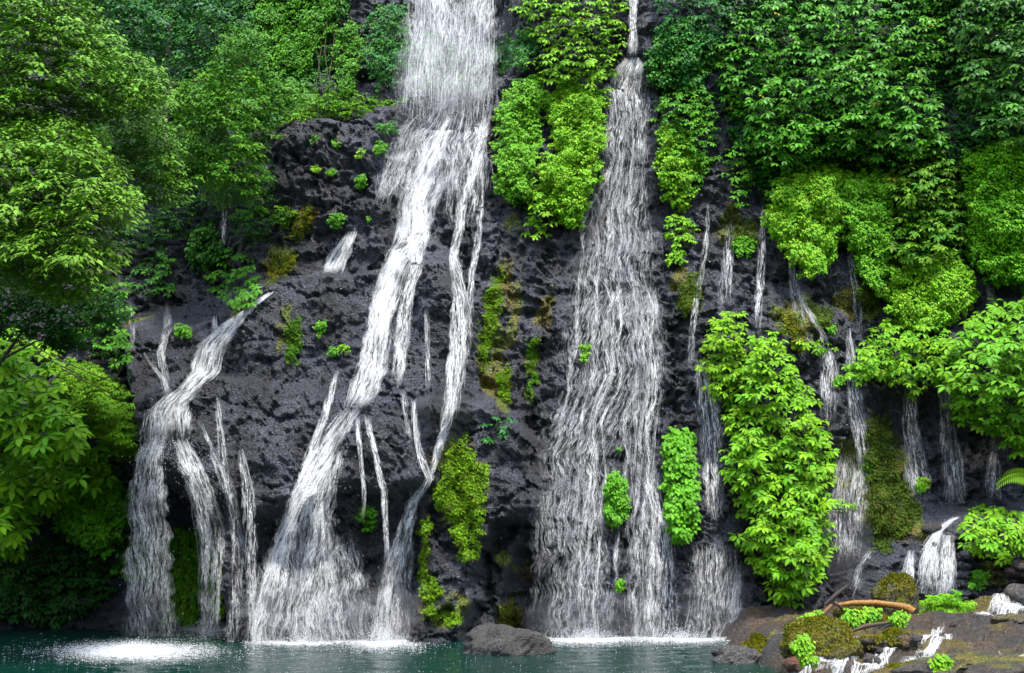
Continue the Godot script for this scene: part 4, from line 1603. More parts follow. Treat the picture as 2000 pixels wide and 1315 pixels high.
func trunk(t: Node3D, from: Vector3, to: Vector3, r: float) -> void:
	var m: StandardMaterial3D = mats.get("bark", null)
	if m == null:
		m = plain(Color(0.09, 0.065, 0.045), 0.85)
		m.albedo_texture = noise_tex(61, 0.03, 256, [[0.0, 1.0], [Color(0.4, 0.4, 0.4), Color(1, 1, 1)]])
		m.uv1_triplanar = true
		m.uv1_scale = Vector3(3, 0.8, 3)
		mats["bark"] = m
	var pts := []
	var rad := []
	for i in 9:
		var f := i / 8.0
		pts.append(from.lerp(to, f) + Vector3(sin(f * 5.0) * 0.2, 0, cos(f * 4.0) * 0.15) - t.position)
		rad.append(r * (1.0 - 0.7 * f))
	part("trunk", tube(pts, rad, 8, 0.3), m, t)
	for k in 5:
		var f := 0.45 + 0.11 * k
		var a: Vector3 = from.lerp(to, f) - t.position
		var out := Vector3(rng.randf_range(-1.4, 2.0), rng.randf_range(0.2, 0.9), rng.randf_range(-0.4, 0.8))
		part("limb" if k == 0 else "limb_%03d" % k, tube([a, a + out * 0.5 + Vector3(0, 0.1, 0), a + out + Vector3(0, 0.05, 0)], [r * 0.35, r * 0.22, r * 0.06], 6, 0.3), m, t)

func stems(t: Node3D, p: Array, r := 0.02) -> void:
	var m := plain(Color(0.1, 0.085, 0.045), 0.8)
	for i in p.size():
		var q: Array = p[i]
		var pts := []
		var rad := []
		for k in range(0, q.size(), 2):
			pts.append(hit(q[k], q[k + 1], q_ahead) - t.position)
			rad.append(r * (1.0 - 0.5 * k / q.size()))
		part("stem" if i == 0 else "stem_%03d" % i, tube(pts, rad, 5), m, t)

var q_ahead := 0.3

func vines() -> void:
	plant("shrub", "dark jungle growth on the wall behind the left trees", "shrub", poly([170, -50, 720, -50, 660, 45, 600, 200, 520, 265, 420, 335, 330, 360, 180, 300]), "fine", 0.16, DEEP, MID, {"bulge": 0.5, "layers": 2})
	plant("vine", "dark creepers on the wall behind the great canopy", "vine", poly([1400, -50, 2060, -50, 2060, 560, 1900, 500, 1735, 520, 1490, 400, 1440, 270, 1400, 200]), "fine", 0.17, Color(0.02, 0.1, 0.01), DEEP, {"bulge": 0.2, "layers": 1})
	var up := "vines on the wall above the ledge"
	var t := plant("vine", "curtain of small creepers hanging at the top left of the ledge wall", "vine", poly([480, -50, 665, -50, 650, 60, 612, 120, 590, 155, 540, 140, 515, 120, 505, 60]), "fine", 0.11, MID, BRIGHT, {"bulge": 1.0, "layers": 2, "rim": 50, "group": up})
	t = plant("vine", "dark tangle of creepers and hanging stems between two vine columns", "vine", poly([598, 60, 658, 30, 655, 180, 612, 195, 590, 160]), "fine", 0.12, DEEP, MID, {"bulge": 0.4, "spacing": 1.5, "layers": 2, "group": up})
	q_ahead = 0.6
	stems(t, [[622, 30, 628, 90, 615, 180], [640, 20, 634, 100, 645, 185], [655, 50, 648, 120, 640, 160], [610, 60, 622, 120, 630, 180]], 0.016)
	plant("vine", "narrow green vine column left of the broad one beside the upper fall", "vine", poly([652, 52, 690, 42, 708, 60, 704, 110, 700, 155, 690, 182, 660, 176, 648, 110]), "fine", 0.105, MID, BRIGHT, {"bulge": 0.8, "rim": 28, "group": up})
	plant("vine", "broad green vine column hanging just left of the upper fall", "vine", poly([716, 40, 745, 8, 796, 10, 803, 60, 797, 120, 782, 166, 740, 172, 716, 130, 711, 80]), "fine", 0.105, MID, BLUE, {"bulge": 1.0, "rim": 34, "group": up})
	plant("vine", "blue green leaves on the wall seen through the upper fall", "vine", poly([796, 75, 860, 62, 945, 100, 950, 168, 870, 178, 800, 190]), "fine", 0.12, BLUE, MID, {"bulge": 0.4, "spacing": 1.4, "layers": 1, "group": up})
	plant("hedge", "low bright shrubs along the rock ledge left of the upper fall", "shrub", poly([590, 195, 660, 176, 740, 195, 800, 198, 785, 226, 700, 232, 630, 238, 545, 275, 520, 262, 560, 225]), "tree", 0.11, BRIGHT, LIME, {"bulge": 0.9, "rim": 26, "layers": 3})
	plant("shrub", "small round green shrub at the ledge's end beside the tall fall", "shrub", poly([734, 228, 758, 212, 777, 234, 766, 258, 740, 262]), "fine", 0.11, MID, BLUE, {"bulge": 0.5, "rim": 18})
	plant("shrub", "dark leafy undergrowth below the feathery tree", "shrub", poly([365, 350, 520, 335, 540, 395, 530, 480, 470, 482, 430, 405, 390, 440, 340, 480, 250, 500, 240, 455, 305, 410]), "tree", 0.13, DEEP, MID, {"bulge": 1.0, "rim": 40, "layers": 2, "spacing": 1.3})
	var cg := "shrubs of umbrella leaves on the shaded left wall"
	plant("shrub", "round shrub of umbrella leaves above the left cascade's chute", "shrub", poly([407, 515, 430, 492, 480, 489, 508, 512, 511, 560, 480, 598, 440, 600, 410, 572]), "broad", 0.24, MID, BRIGHT, {"bulge": 1.1, "rim": 40, "tier": 0.3, "period": 22, "parts": 150, "group": cg})
	plant("shrub", "small spreading shrub left of the round umbrella leaved shrub", "shrub", poly([268, 512, 300, 492, 338, 502, 342, 530, 300, 542, 272, 534]), "broad", 0.22, MID, DEEP, {"bulge": 0.7, "rim": 25, "group": cg})
	plant("shrub", "upright dark shrub just above the round umbrella leaved shrub", "shrub", poly([365, 440, 420, 430, 434, 500, 400, 530, 368, 500]), "fine", 0.15, DEEP, MID, {"bulge": 0.7, "rim": 28, "group": cg})
	plant("shrub", "low row of leaves over the shaded rock above the forked trickle", "shrub", poly([243, 542, 300, 535, 352, 556, 346, 576, 290, 572, 248, 566]), "broad", 0.2, MID, DEEP, {"bulge": 0.7, "rim": 20, "group": cg})
	plant("vine", "green vine column hanging left of the left cascade", "vine", poly([178, 562, 238, 545, 252, 600, 243, 650, 258, 690, 240, 724, 190, 694, 150, 645, 168, 600]), "broad", 0.2, MID, BRIGHT, {"bulge": 1.2, "rim": 36, "tier": 0.4, "period": 30, "ahead": 0.6, "parts": 150})
	# the left bank
	t = plant("bush", "nearest bush at the left edge, with the largest leaves and bare twigs", "bush", poly([-60, 640, 50, 655, 110, 700, 150, 790, 170, 860, 200, 880, 230, 930, 200, 962, 120, 972, 62, 1012, 32, 1084, -60, 1090]), "broad", 0.4, BRIGHT, LIME, {"bulge": 2.4, "rim": 70, "ahead": 1.5, "tier": 0.5, "period": 46, "layers": 3, "parts": 300, "spacing": 0.85})
	q_ahead = 3.6
	stems(t, [[5, 690, 50, 668, 120, 705, 215, 745], [20, 730, 70, 690, 160, 735], [120, 720, 165, 745, 218, 768]], 0.022)
	plant("bush", "yellow green fine leaved bush between the big leaved bush and the left cascade", "bush", poly([110, 720, 170, 703, 220, 735, 245, 765, 279, 848, 264, 890, 232, 892, 185, 850, 140, 800]), "tree", 0.11, Color(0.13, 0.34, 0.012), LIME, {"bulge": 1.5, "rim": 50, "ahead": 0.9, "layers": 4})
	plant("bush", "small leaved bush hanging over the dark cave beside the left fall", "bush", poly([120, 965, 205, 890, 258, 965, 253, 1020, 205, 1082, 150, 1062, 110, 1012]), "fine", 0.105, MID, BRIGHT, {"bulge": 1.8, "rim": 50, "ahead": 1.0, "layers": 2})
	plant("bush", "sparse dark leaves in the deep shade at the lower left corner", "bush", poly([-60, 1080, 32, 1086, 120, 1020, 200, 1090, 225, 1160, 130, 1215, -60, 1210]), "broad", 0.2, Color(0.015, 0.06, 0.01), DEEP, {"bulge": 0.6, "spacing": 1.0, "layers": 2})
	plant("plant", "wet green plants behind the left leg of the left cascade", "plant", poly([213, 1075, 250, 1040, 335, 1048, 342, 1110, 300, 1142, 232, 1125]), "broad", 0.18, BRIGHT, BLUE, {"bulge": 0.7, "rim": 30})
	plant("plant", "yellow green plants on the rock between the two legs of the left cascade", "plant", poly([330, 1042, 388, 1030, 396, 1130, 382, 1222, 330, 1212, 322, 1120]), "fine", 0.11, Color(0.12, 0.26, 0.012), MID, {"bulge": 0.5, "rim": 30})
	plant("plant", "bright strip of plants right of the left cascade's right leg", "plant", poly([408, 1078, 440, 1060, 449, 1120, 428, 1222, 410, 1180]), "fine", 0.1, BRIGHT, LIME, {"bulge": 0.4, "rim": 18})
	# between the two falls
	var mid := "hanging vines between the two falls"
	plant("vine", "dark green leafy clump beside the top of the tall fall", "vine", poly([953, 102, 1000, 65, 1040, 42, 1052, 95, 1022, 132, 985, 142, 958, 126]), "fine", 0.105, MID, BLUE, {"bulge": 0.7, "rim": 30, "group": mid})
	plant("vine", "yellow green vine mass at the top between the two falls", "vine", poly([1012, -50, 1232, -50, 1226, 60, 1216, 120, 1196, 150, 1182, 205, 1120, 175, 1060, 168, 1044, 130, 1055, 80, 1010, 40]), "broad", 0.24, Color(0.13, 0.34, 0.012), LIME, {"bulge": 1.5, "rim": 55, "tier": 0.5, "period": 40, "layers": 3, "parts": 300, "group": mid, "yellow": 0.01})
	plant("vine", "left lobe of fine leaves, ending level with the bare rock", "vine", poly([1000, 165, 1040, 138, 1066, 172, 1060, 230, 1050, 290, 1036, 340, 1041, 386, 1000, 392, 968, 372, 971, 300, 974, 230, 984, 190]), "fine", 0.105, BRIGHT, Color(0.14, 0.38, 0.01), {"bulge": 1.0, "rim": 38, "tier": 0.35, "period": 50, "layers": 3, "group": mid})
	plant("vine", "bright smooth column of tiny leaves along the right fall's left edge", "vine", poly([1062, 185, 1110, 152, 1182, 190, 1182, 260, 1172, 330, 1157, 380, 1142, 402, 1132, 442, 1090, 432, 1062, 402, 1052, 330, 1080, 290, 1070, 230]), "fine", 0.095, LIME, Color(0.15, 0.42, 0.01), {"bulge": 1.2, "rim": 42, "layers": 3, "group": mid})
	plant("vine", "lowest pointed tip of leaves between the two falls", "vine", poly([1028, 372, 1060, 340, 1102, 382, 1106, 430, 1085, 440, 1060, 470, 1034, 466, 1028, 420]), "broad", 0.2, LIME, BRIGHT, {"bulge": 0.9, "rim": 34, "tier": 0.3, "period": 30, "layers": 2, "parts": 120, "group": mid})
	# right of the right fall
	var rf := "vines down the right side of the right fall"
	plant("vine", "dark leafy top edge above the vine strip right of the right fall", "vine", poly([1285, -50, 1445, -50, 1425, 60, 1390, 70, 1345, 40, 1300, 60, 1280, 20]), "broad", 0.22, DEEP, BLUE, {"bulge": 0.9, "rim": 36, "tier": 0.4, "period": 40, "group": rf})
	plant("vine", "blue green upper clump of the vine strip right of the right fall", "vine", poly([1284, 60, 1330, 30, 1392, 52, 1402, 112, 1372, 172, 1300, 184, 1264, 152, 1270, 92]), "fine", 0.14, BLUE, MID, {"bulge": 0.9, "rim": 40, "layers": 3, "group": rf})
	plant("vine", "green middle of the vine strip, widest beside the canopy", "vine", poly([1275, 185, 1330, 165, 1390, 175, 1407, 260, 1392, 330, 1362, 376, 1340, 300, 1290, 250]), "broad", 0.17, MID, BRIGHT, {"bulge": 1.0, "rim": 38, "tier": 0.35, "period": 36, "layers": 3, "group": rf})
	plant("vine", "bright yellow green lower part of the vine strip", "vine", poly([1284, 245, 1340, 255, 1368, 310, 1352, 382, 1322, 408, 1298, 386, 1286, 310]), "fine", 0.12, LIME, BRIGHT, {"bulge": 0.8, "rim": 34, "layers": 3, "group": rf})
	plant("vine", "separate small green clump below the vine strip", "vine", poly([1304, 425, 1330, 408, 1367, 450, 1361, 470, 1320, 474, 1299, 465]), "broad", 0.17, BRIGHT, LIME, {"bulge": 0.6, "rim": 24, "group": rf})
	plant("vine", "smallest bright tuft at the bottom of the vine strip", "vine", poly([1302, 490, 1330, 476, 1342, 495, 1326, 513, 1304, 510]), "fine", 0.11, LIME, BRIGHT, {"bulge": 0.4, "rim": 16, "group": rf})
	# the right wall
	var rw := "vines that cover the right wall"
	plant("vine", "small drooping cluster left of the great canopy", "vine", poly([1405, 302, 1440, 270, 1476, 290, 1471, 350, 1462, 402, 1436, 408, 1424, 350]), "broad", 0.2, BRIGHT, MID, {"bulge": 0.8, "rim": 26, "tier": 0.3, "period": 30, "parts": 80, "group": rw})
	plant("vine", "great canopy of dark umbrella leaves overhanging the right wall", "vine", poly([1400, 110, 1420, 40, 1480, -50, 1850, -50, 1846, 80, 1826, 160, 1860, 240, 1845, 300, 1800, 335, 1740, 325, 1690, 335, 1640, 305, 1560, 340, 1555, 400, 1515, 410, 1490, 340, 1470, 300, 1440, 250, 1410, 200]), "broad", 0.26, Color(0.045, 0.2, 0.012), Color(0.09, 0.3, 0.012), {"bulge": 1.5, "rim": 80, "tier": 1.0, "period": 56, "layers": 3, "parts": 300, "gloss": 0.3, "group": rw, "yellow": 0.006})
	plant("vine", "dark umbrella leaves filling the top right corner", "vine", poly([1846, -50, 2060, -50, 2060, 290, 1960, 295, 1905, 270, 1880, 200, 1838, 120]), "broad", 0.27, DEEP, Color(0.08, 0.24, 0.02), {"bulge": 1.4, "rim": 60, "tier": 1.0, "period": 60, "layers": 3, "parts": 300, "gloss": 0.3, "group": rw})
	plant("vine", "hanging tongue of yellowish umbrella leaves below the great canopy", "vine", poly([1725, 325, 1850, 300, 1880, 340, 1885, 410, 1893, 480, 1852, 522, 1760, 535, 1728, 480, 1742, 400]), "broad", 0.22, Color(0.14, 0.3, 0.012), MID, {"bulge": 1.4, "rim": 50, "tier": 0.6, "period": 48, "layers": 3, "parts": 250, "group": rw, "yellow": 0.015})
	plant("vine", "rounded curtain of tiny leaves hanging lowest left under the great canopy", "vine", poly([1500, 372, 1560, 325, 1640, 325, 1652, 420, 1632, 500, 1600, 542, 1560, 526, 1520, 482, 1494, 440]), "fine", 0.1, LIME, Color(0.12, 0.38, 0.01), {"bulge": 1.7, "rim": 48, "layers": 3, "group": rw})
	plant("vine", "pointed curtain of tiny leaves right of the rounded one", "vine", poly([1640, 335, 1745, 335, 1738, 450, 1742, 520, 1722, 578, 1690, 562, 1664, 500, 1648, 440]), "fine", 0.1, Color(0.13, 0.38, 0.01), BRIGHT, {"bulge": 1.5, "rim": 42, "layers": 3, "group": rw})
	plant("vine", "flat bright curtain of tiny leaves just above the lime bush", "vine", poly([1733, 520, 1860, 490, 1908, 540, 1898, 602, 1830, 645, 1750, 640, 1728, 580]), "fine", 0.1, Color(0.15, 0.42, 0.01), LIME, {"bulge": 1.3, "rim": 40, "layers": 3, "group": rw})
	plant("vine", "wide curtain of tiny leaves along the right edge", "vine", poly([1878, 300, 1960, 270, 2060, 270, 2060, 565, 1990, 558, 1930, 548, 1888, 500]), "fine", 0.105, Color(0.1, 0.34, 0.01), Color(0.13, 0.38, 0.01), {"bulge": 1.6, "rim": 50, "layers": 3, "group": rw})
	var rb := "bushes on the right wall"
	plant("bush", "lime green mounded bush below the leaf curtains", "bush", poly([1648, 712, 1690, 650, 1760, 612, 1852, 620, 1868, 690, 1842, 740, 1782, 774, 1720, 738, 1670, 742]), "broad", 0.23, LIME, BRIGHT, {"bulge": 1.5, "rim": 56, "tier": 0.4, "period": 34, "layers": 3, "parts": 300, "group": rb})
	plant("bush", "large bush of drooping leaves at the right edge over a shaded wall", "bush", poly([1830, 732, 1852, 670, 1900, 610, 1960, 578, 2060, 582, 2060, 905, 1990, 892, 1930, 840, 1870, 832, 1850, 772]), "broad", 0.3, BRIGHT, Color(0.14, 0.34, 0.012), {"bulge": 2.0, "rim": 66, "tier": 0.5, "period": 44, "layers": 3, "parts": 300, "ahead": 0.3, "group": rb})
	plant("bush", "narrow lime bush against the upper left of the tall leafy column", "bush", poly([1379, 650, 1400, 610, 1436, 604, 1460, 630, 1452, 680, 1442, 750, 1425, 792, 1395, 782, 1377, 720]), "broad", 0.2, LIME, Color(0.17, 0.38, 0.012), {"bulge": 1.0, "rim": 34, "tier": 0.3, "period": 30, "layers": 3, "parts": 150, "group": rb})
	plant("bush", "tall column of bright drooping leaves standing before the wet right wall", "bush", poly([1415, 790, 1440, 712, 1470, 662, 1522, 645, 1546, 690, 1572, 750, 1602, 780, 1612, 830, 1631, 880, 1622, 960, 1627, 1080, 1602, 1140, 1560, 1177, 1510, 1172, 1488, 1110, 1438, 1060, 1450, 1000, 1420, 930, 1416, 870]), "broad", 0.25, LIME, BRIGHT, {"bulge": 1.5, "rim": 60, "tier": 0.5, "period": 38, "layers": 3, "parts": 300, "group": rb})
	plant("bush", "small lime tuft at the moss above the tall leafy column's right shoulder", "bush", poly([1558, 670, 1590, 654, 1634, 680, 1622, 696, 1570, 694]), "broad", 0.17, LIME, BRIGHT, {"bulge": 0.6, "rim": 18, "group": rb})
	var cu := "oblong leafy cushions on the wet wall"
	plant("bush", "shorter oblong cushion of small leaves between the right fall's braids", "bush", poly([1181, 955, 1190, 925, 1205, 921, 1220, 940, 1226, 990, 1218, 1022, 1200, 1030, 1184, 1012]), "fine", 0.1, BRIGHT, Color(0.08, 0.3, 0.01), {"bulge": 0.75, "rim": 22, "layers": 3, "fray": 3, "group": cu})
	plant("bush", "taller oblong cushion of small leaves right of the right fall", "bush", poly([1296, 862, 1312, 838, 1335, 836, 1354, 862, 1362, 930, 1360, 1020, 1345, 1056, 1318, 1050, 1303, 1010, 1298, 930]), "fine", 0.15, BRIGHT, Color(0.1, 0.34, 0.01), {"bulge": 1.1, "rim": 34, "layers": 3, "fray": 4, "group": cu})
	plant("bush", "bright bush on the outcrop at the right edge beside the small cascade", "bush", poly([1868, 1032, 1890, 992, 1950, 986, 2060, 1000, 2060, 1062, 1990, 1076, 1930, 1092, 1882, 1076]), "broad", 0.24, LIME, BRIGHT, {"bulge": 1.1, "rim": 40, "layers": 2, "parts": 150})

func small_plants() -> void:
	var g := "small plants dotted over the rock face"
	var k := 0
	for s in [
		[745, 292, 13, 13, "small green tuft nearest the tall fall's left edge, under the ledge shrub"],
		[700, 300, 9, 9, "tiny tuft on the rough rock left of the ledge shrub"],
		[703, 355, 11, 16, "upright tuft in the middle of the rough rock below the ledge"],
		[655, 430, 17, 14, "wide tuft just above the short solid white chute"],
		[645, 335, 8, 7, "tiny tuft high on the rough rock, left of the upright tuft"],
		[618, 330, 8, 8, "tiny tuft beside the pale rock near the feathery tree"],
		[612, 272, 8, 8, "tiny tuft just under the low ledge shrubs"],
		[655, 280, 12, 8, "flat tuft at the rim under the ledge shrubs"],
		[718, 428, 7, 7, "tiny tuft between the white chute and the tall fall"],
		[556, 420, 26, 24, "leafy plant where the tree's shade meets the rock"],
		[492, 412, 34, 14, "low broad leaved plant under the feathery tree"],
		[626, 640, 10, 14, "tuft on the dark slab right of the moss streak"],
		[652, 686, 10, 6, "left one of a pair of flat tufts on the slab"],
		[674, 682, 9, 8, "right one of a pair of flat tufts on the slab"],
		[357, 645, 15, 11, "tuft beside the left cascade's chute, on the shaded rock"],
		[718, 1012, 20, 25, "round green plant under the ledge behind a thin stream"],
		[620, 1010, 9, 14, "wet green tuft behind the lower fan"],
		[1142, 687, 8, 20, "slim green tuft among the right fall's braids"],
		[1212, 877, 6, 5, "tiny yellow tuft above the shorter oblong cushion"],
		[1452, 480, 20, 20, "yellowish tuft left of the white trickle under the small drooping cluster"],
		[1625, 640, 10, 9, "tiny tuft by the trickle above the leafy column's shoulder"],
		[1652, 985, 20, 16, "green plant in the misty recess right of the leafy column"],
		[1698, 912, 9, 8, "tiny tuft on the dark moss"],
		[1640, 745, 11, 10, "small tuft right of the leafy column near the trickle"],
		[1912, 1130, 18, 18, "little plant on the bedded outcrop under the right bush"],
		[1800, 945, 13, 16, "dim green tuft on the shaded wall right of the dark moss"],
		[1212, 1145, 6, 12, "tiny green tuft low between the right fall's braids"],
	]:
		var kind := "broad" if k in [9, 10, 15, 21] else "fine"
		plant("plant", s[4], "plant", oval(s[0], s[1], s[2], s[3]), kind, 0.15 if kind == "broad" else 0.085, MID if k % 3 == 0 else BRIGHT, LIME if k % 4 == 1 else BRIGHT, {"bulge": 0.3, "rim": 10, "fray": 4, "group": g})
		k += 1
	plant("plant", "dark heart leaved plant on the mossy buttress", "plant", oval(975, 840, 34, 26), "broad", 0.2, BLUE, DEEP, {"bulge": 0.35, "rim": 16, "spacing": 1.3, "layers": 1, "gloss": 0.25})
	plant("fern", "bed of soft bright ferns below the small cascade", "fern", poly([1785, 1202, 1810, 1165, 1850, 1158, 1880, 1168, 1908, 1182, 1900, 1202, 1850, 1218]), "tree", 0.08, Color(0.13, 0.42, 0.015), LIME, {"bulge": 0.6, "rim": 22, "layers": 3, "ahead": 0.9, "parts": 0})
	# the fern frond that reaches in from the right edge
	var base := hit(2010, 930, 2.2)
	var t := thing("fern", "single pale fern frond reaching in at the right edge", "fern", base)
	for f in 2:
		var pts := []
		var rad := []
		for i in 9:
			var u := i / 8.0
			pts.append(Vector3(-1.05 * u, 0.12 * sin(u * 3.0) - 0.28 * u * u - f * 0.12, 0.15 * u))
			rad.append(0.012 * (1.1 - u))
		part("rib" if f == 0 else "rib_%03d" % f, tube(pts, rad, 5), leaf_mat(BRIGHT), t)
		for i in 16:
			var u := i / 16.0
			var p: Vector3 = (pts[int(u * 8)] as Vector3).lerp(pts[mini(int(u * 8) + 1, 8)], u * 8 - int(u * 8))
			for s in [-1, 1]:
				part("leaflet_%03d" % (f * 32 + i * 2 + (0 if s < 0 else 1)), single_leaf("fern"), leaf_mat(LIME), t, leaf_xf(p, Vector3(-0.35, s * 0.8 - 0.15, 0.5), Vector3(0, 0.4, 1), 0.26 * (1.0 - 0.75 * u)))

func mosses() -> void:
	var g := "moss and creepers on the rock"
	for s in [
		[[850, 962, 880, 862, 910, 850, 928, 900, 950, 905, 946, 1000, 932, 1098, 897, 1090, 880, 1022, 850, 986], "thick drape of moss and leaves over the central buttress", 0.075, LIME, MOSS, 0.3],
		[[820, 1015, 838, 1008, 839, 1070, 836, 1112, 862, 1152, 852, 1172, 815, 1160, 820, 1080], "narrow bright moss strip down the buttress's left edge", 0.07, LIME, MOSS, 0.15],
		[[942, 600, 966, 540, 986, 520, 971, 640, 946, 722, 934, 702], "long slanting moss streak right of the tall fall", 0.06, MOSS, LIME, 0.1],
		[[974, 722, 996, 705, 991, 780, 974, 788], "short moss streak below the long slanting one", 0.06, MOSS, LIME, 0.1],
		[[1034, 660, 1051, 660, 1046, 760, 1031, 792], "thin green moss streak left of the right fall's braids", 0.05, BRIGHT, MOSS, 0.08],
		[[525, 522, 545, 488, 578, 500, 570, 525, 530, 556, 514, 562], "golden moss pad on the rock beside the round shrub", 0.06, GOLD, MOSS, 0.12],
		[[560, 630, 584, 622, 590, 660, 580, 712, 562, 706, 556, 660], "green moss streak on the dark slab", 0.06, MOSS, BRIGHT, 0.1],
		[[1690, 822, 1740, 810, 1752, 900, 1802, 1000, 1772, 1032, 1732, 1082, 1700, 1072, 1690, 950], "wide dark moss sheet right of the misty recess", 0.08, Color(0.09, 0.15, 0.012), Color(0.05, 0.1, 0.01), 0.25],
		[[1330, 552, 1362, 520, 1375, 560, 1342, 622, 1318, 602], "olive moss patch below the smallest bright tuft", 0.06, Color(0.09, 0.14, 0.012), MOSS, 0.1],
		[[1520, 602, 1560, 610, 1582, 650, 1560, 690, 1530, 652], "olive moss pad above the tall leafy column", 0.07, MOSS, GOLD, 0.2],
		[[1588, 590, 1620, 600, 1627, 632, 1600, 642], "small moss pad right of the olive one above the leafy column", 0.06, MOSS, Color(0.07, 0.14, 0.012), 0.15],
		[[1420, 440, 1470, 425, 1490, 470, 1450, 500, 1420, 480], "dark olive moss under the small drooping cluster", 0.06, Color(0.07, 0.11, 0.012), MOSS, 0.1],
		[[858, 1202, 890, 1188, 902, 1214, 870, 1222], "little moss pad at the buttress's foot by the water", 0.06, LIME, MOSS, 0.12],
		[[828, 1172, 850, 1165, 856, 1205, 834, 1208], "moss tuft low on the buttress beside the pool stones", 0.05, LIME, MOSS, 0.1],
		[[975, 1190, 1010, 1180, 1016, 1222, 970, 1226], "brownish moss mound in the dark recess behind the pool boulder", 0.05, Color(0.12, 0.1, 0.015), MOSS, 0.15],
		[[1660, 560, 1700, 560, 1722, 610, 1690, 620], "dark moss under the pointed leaf curtain", 0.06, Color(0.07, 0.11, 0.012), MOSS, 0.1],
		[[575, 412, 608, 402, 604, 440, 580, 470, 560, 462], "yellow moss on the rock at the edge of the tree's shade", 0.06, MOSS, GOLD, 0.1],
	]:
		plant("moss_patch", s[1], "moss", poly(s[0]), "moss", s[2], s[3], s[4], {"bulge": s[5], "rim": 14, "fray": 7, "layers": 1, "group": g, "gloss": 0.8})

func stones() -> void:
	var w := FOCAL / 27.0
	# the boulder in the pool
	var at := on_level(988, 1278, 0.0)
	boulder("large grey boulder standing in the pool before the dark recess", at + Vector3(0, 0.05, -0.4), Vector3(1.05, 0.55, 0.75), 71, 0.0, Color(1.25, 1.25, 1.3))
	var foot := "stones along the foot of the cliff"
	var k := 0
	for s in [[855, 1236, 0.42, 0.24, "flat grey stone at the foot of the buttress, furthest left"], [915, 1238, 0.5, 0.3, "rounded grey stone at the waterline left of the pool boulder"], [965, 1236, 0.32, 0.2, "small grey stone tucked behind the pool boulder"], [790, 1238, 0.35, 0.16, "low wet stone in the foam at the tall fall's foot"], [1000, 1232, 0.35, 0.3, "mossy brown stone in the mouth of the dark recess"]]:
		boulder(s[4], on_level(s[0], s[1], 0.0), Vector3(s[2], s[3], s[2] * 0.7), 80 + k, 0.1 if k != 4 else 0.5, Color(1.3, 1.3, 1.35), foot)
		k += 1
	# right bank
	boulder("low pale grey rock at the water's edge, leftmost of the right bank", on_level(1440, 1292, 0.0), Vector3(0.62, 0.32, 0.5), 91, 0.0, Color(1.6, 1.6, 1.65))
	boulder("small yellow mossy rock on the pale grey rock", on_level(1484, 1280, 0.12), Vector3(0.4, 0.42, 0.4), 92, 0.7)
	boulder("round rock with a grey top and mossy sides by the pool", on_level(1530, 1284, 0.1), Vector3(0.5, 0.55, 0.45), 93, 0.12, Color(1.5, 1.5, 1.5))
	var b := on_shelf(1618, 1288)
	boulder("big boulder covered in yellow moss and small plants", b + Vector3(0, 0.25, -0.5), Vector3(0.78, 0.46, 0.6), 94, 0.8)
	boulder("dark mossy boulder under the fallen log", on_shelf(1690, 1228) + Vector3(0, 0.05, -0.1), Vector3(0.72, 0.36, 0.5), 95, 0.45)
	boulder("pointed mossy boulder behind the fallen log", on_shelf(1768, 1190) + Vector3(0.1, 0.15, -0.9), Vector3(0.5, 0.6, 0.45), 96, 0.45)
	boulder("broad brown wet rock at the lower right corner", on_shelf(1910, 1320) + Vector3(0.3, -0.1, 0), Vector3(1.5, 0.5, 1.3), 97, 0.05, Color(1.15, 0.98, 0.95), "", "boulder", 0.5)
	boulder("long mossy ledge rock between two white streams", on_shelf(1745, 1262), Vector3(0.75, 0.25, 0.4), 98, 0.3, Color(1.1, 0.95, 0.8))
	boulder("flat olive rock at the bottom edge between the streams", on_shelf(1790, 1312), Vector3(0.7, 0.16, 0.4), 99, 0.35, Color(1.2, 1.1, 0.7))
	boulder("grey rounded boulder at the right edge by the upper rapids", on_shelf(2000, 1172), Vector3(0.5, 0.42, 0.4), 100, 0.0, Color(1.7, 1.7, 1.7))
	boulder("flat rock in the right rapids under the grey boulder", on_shelf(1985, 1215), Vector3(0.5, 0.2, 0.35), 101, 0.1, Color(2.0, 1.7, 1.3))
	boulder("dark wet ledge stone where the small cascade starts", hit(1822, 1032, 0.3), Vector3(0.28, 0.16, 0.25), 102, 0.0)
	var st := "small stones among the streams"
	k = 0
	for s in [[1772, 1262, 0.16, Color(3.0, 1.9, 1.0), "orange brown stone among dark pebbles"], [1750, 1262, 0.13, Color(0.8, 0.8, 0.9), "black pebble left of the orange stone"], [1766, 1250, 0.1, Color(0.9, 0.9, 1.0), "dark pebble behind the orange stone"], [1792, 1256, 0.13, Color(1.1, 1.0, 1.0), "dark stone right of the orange stone"], [1784, 1246, 0.08, Color(1.6, 1.6, 1.6), "little grey pebble behind the dark stone"], [1865, 1225, 0.09, Color(0.9, 0.9, 0.9), "black pebble on the shelf above the lower rapids"], [1556, 1306, 0.2, Color(3.2, 1.2, 0.7), "reddish stone at the waterline by the big white stream"], [1575, 1296, 0.12, Color(2.8, 1.1, 0.7), "smaller reddish stone beside the big white stream"], [1990, 1108, 0.16, Color(2.6, 2.2, 2.0), "pale stone on the outcrop at the right edge"], [1974, 1118, 0.11, Color(2.2, 1.6, 1.4), "brown pebble beside the pale stone"], [1700, 1298, 0.15, Color(1.3, 1.2, 1.2), "dark stone at the bottom between two streams"], [1648, 1246, 0.1, Color(1.2, 1.1, 1.1), "dark pebble by the mossy boulder's right foot"]]:
		boulder(s[4], on_shelf(s[0], s[1]) + Vector3(0, s[2] * 0.4, 0), Vector3(s[2] * 1.15, s[2] * 0.85, s[2]), 110 + k, 0.0, s[3], st, "pebble")
		k += 1
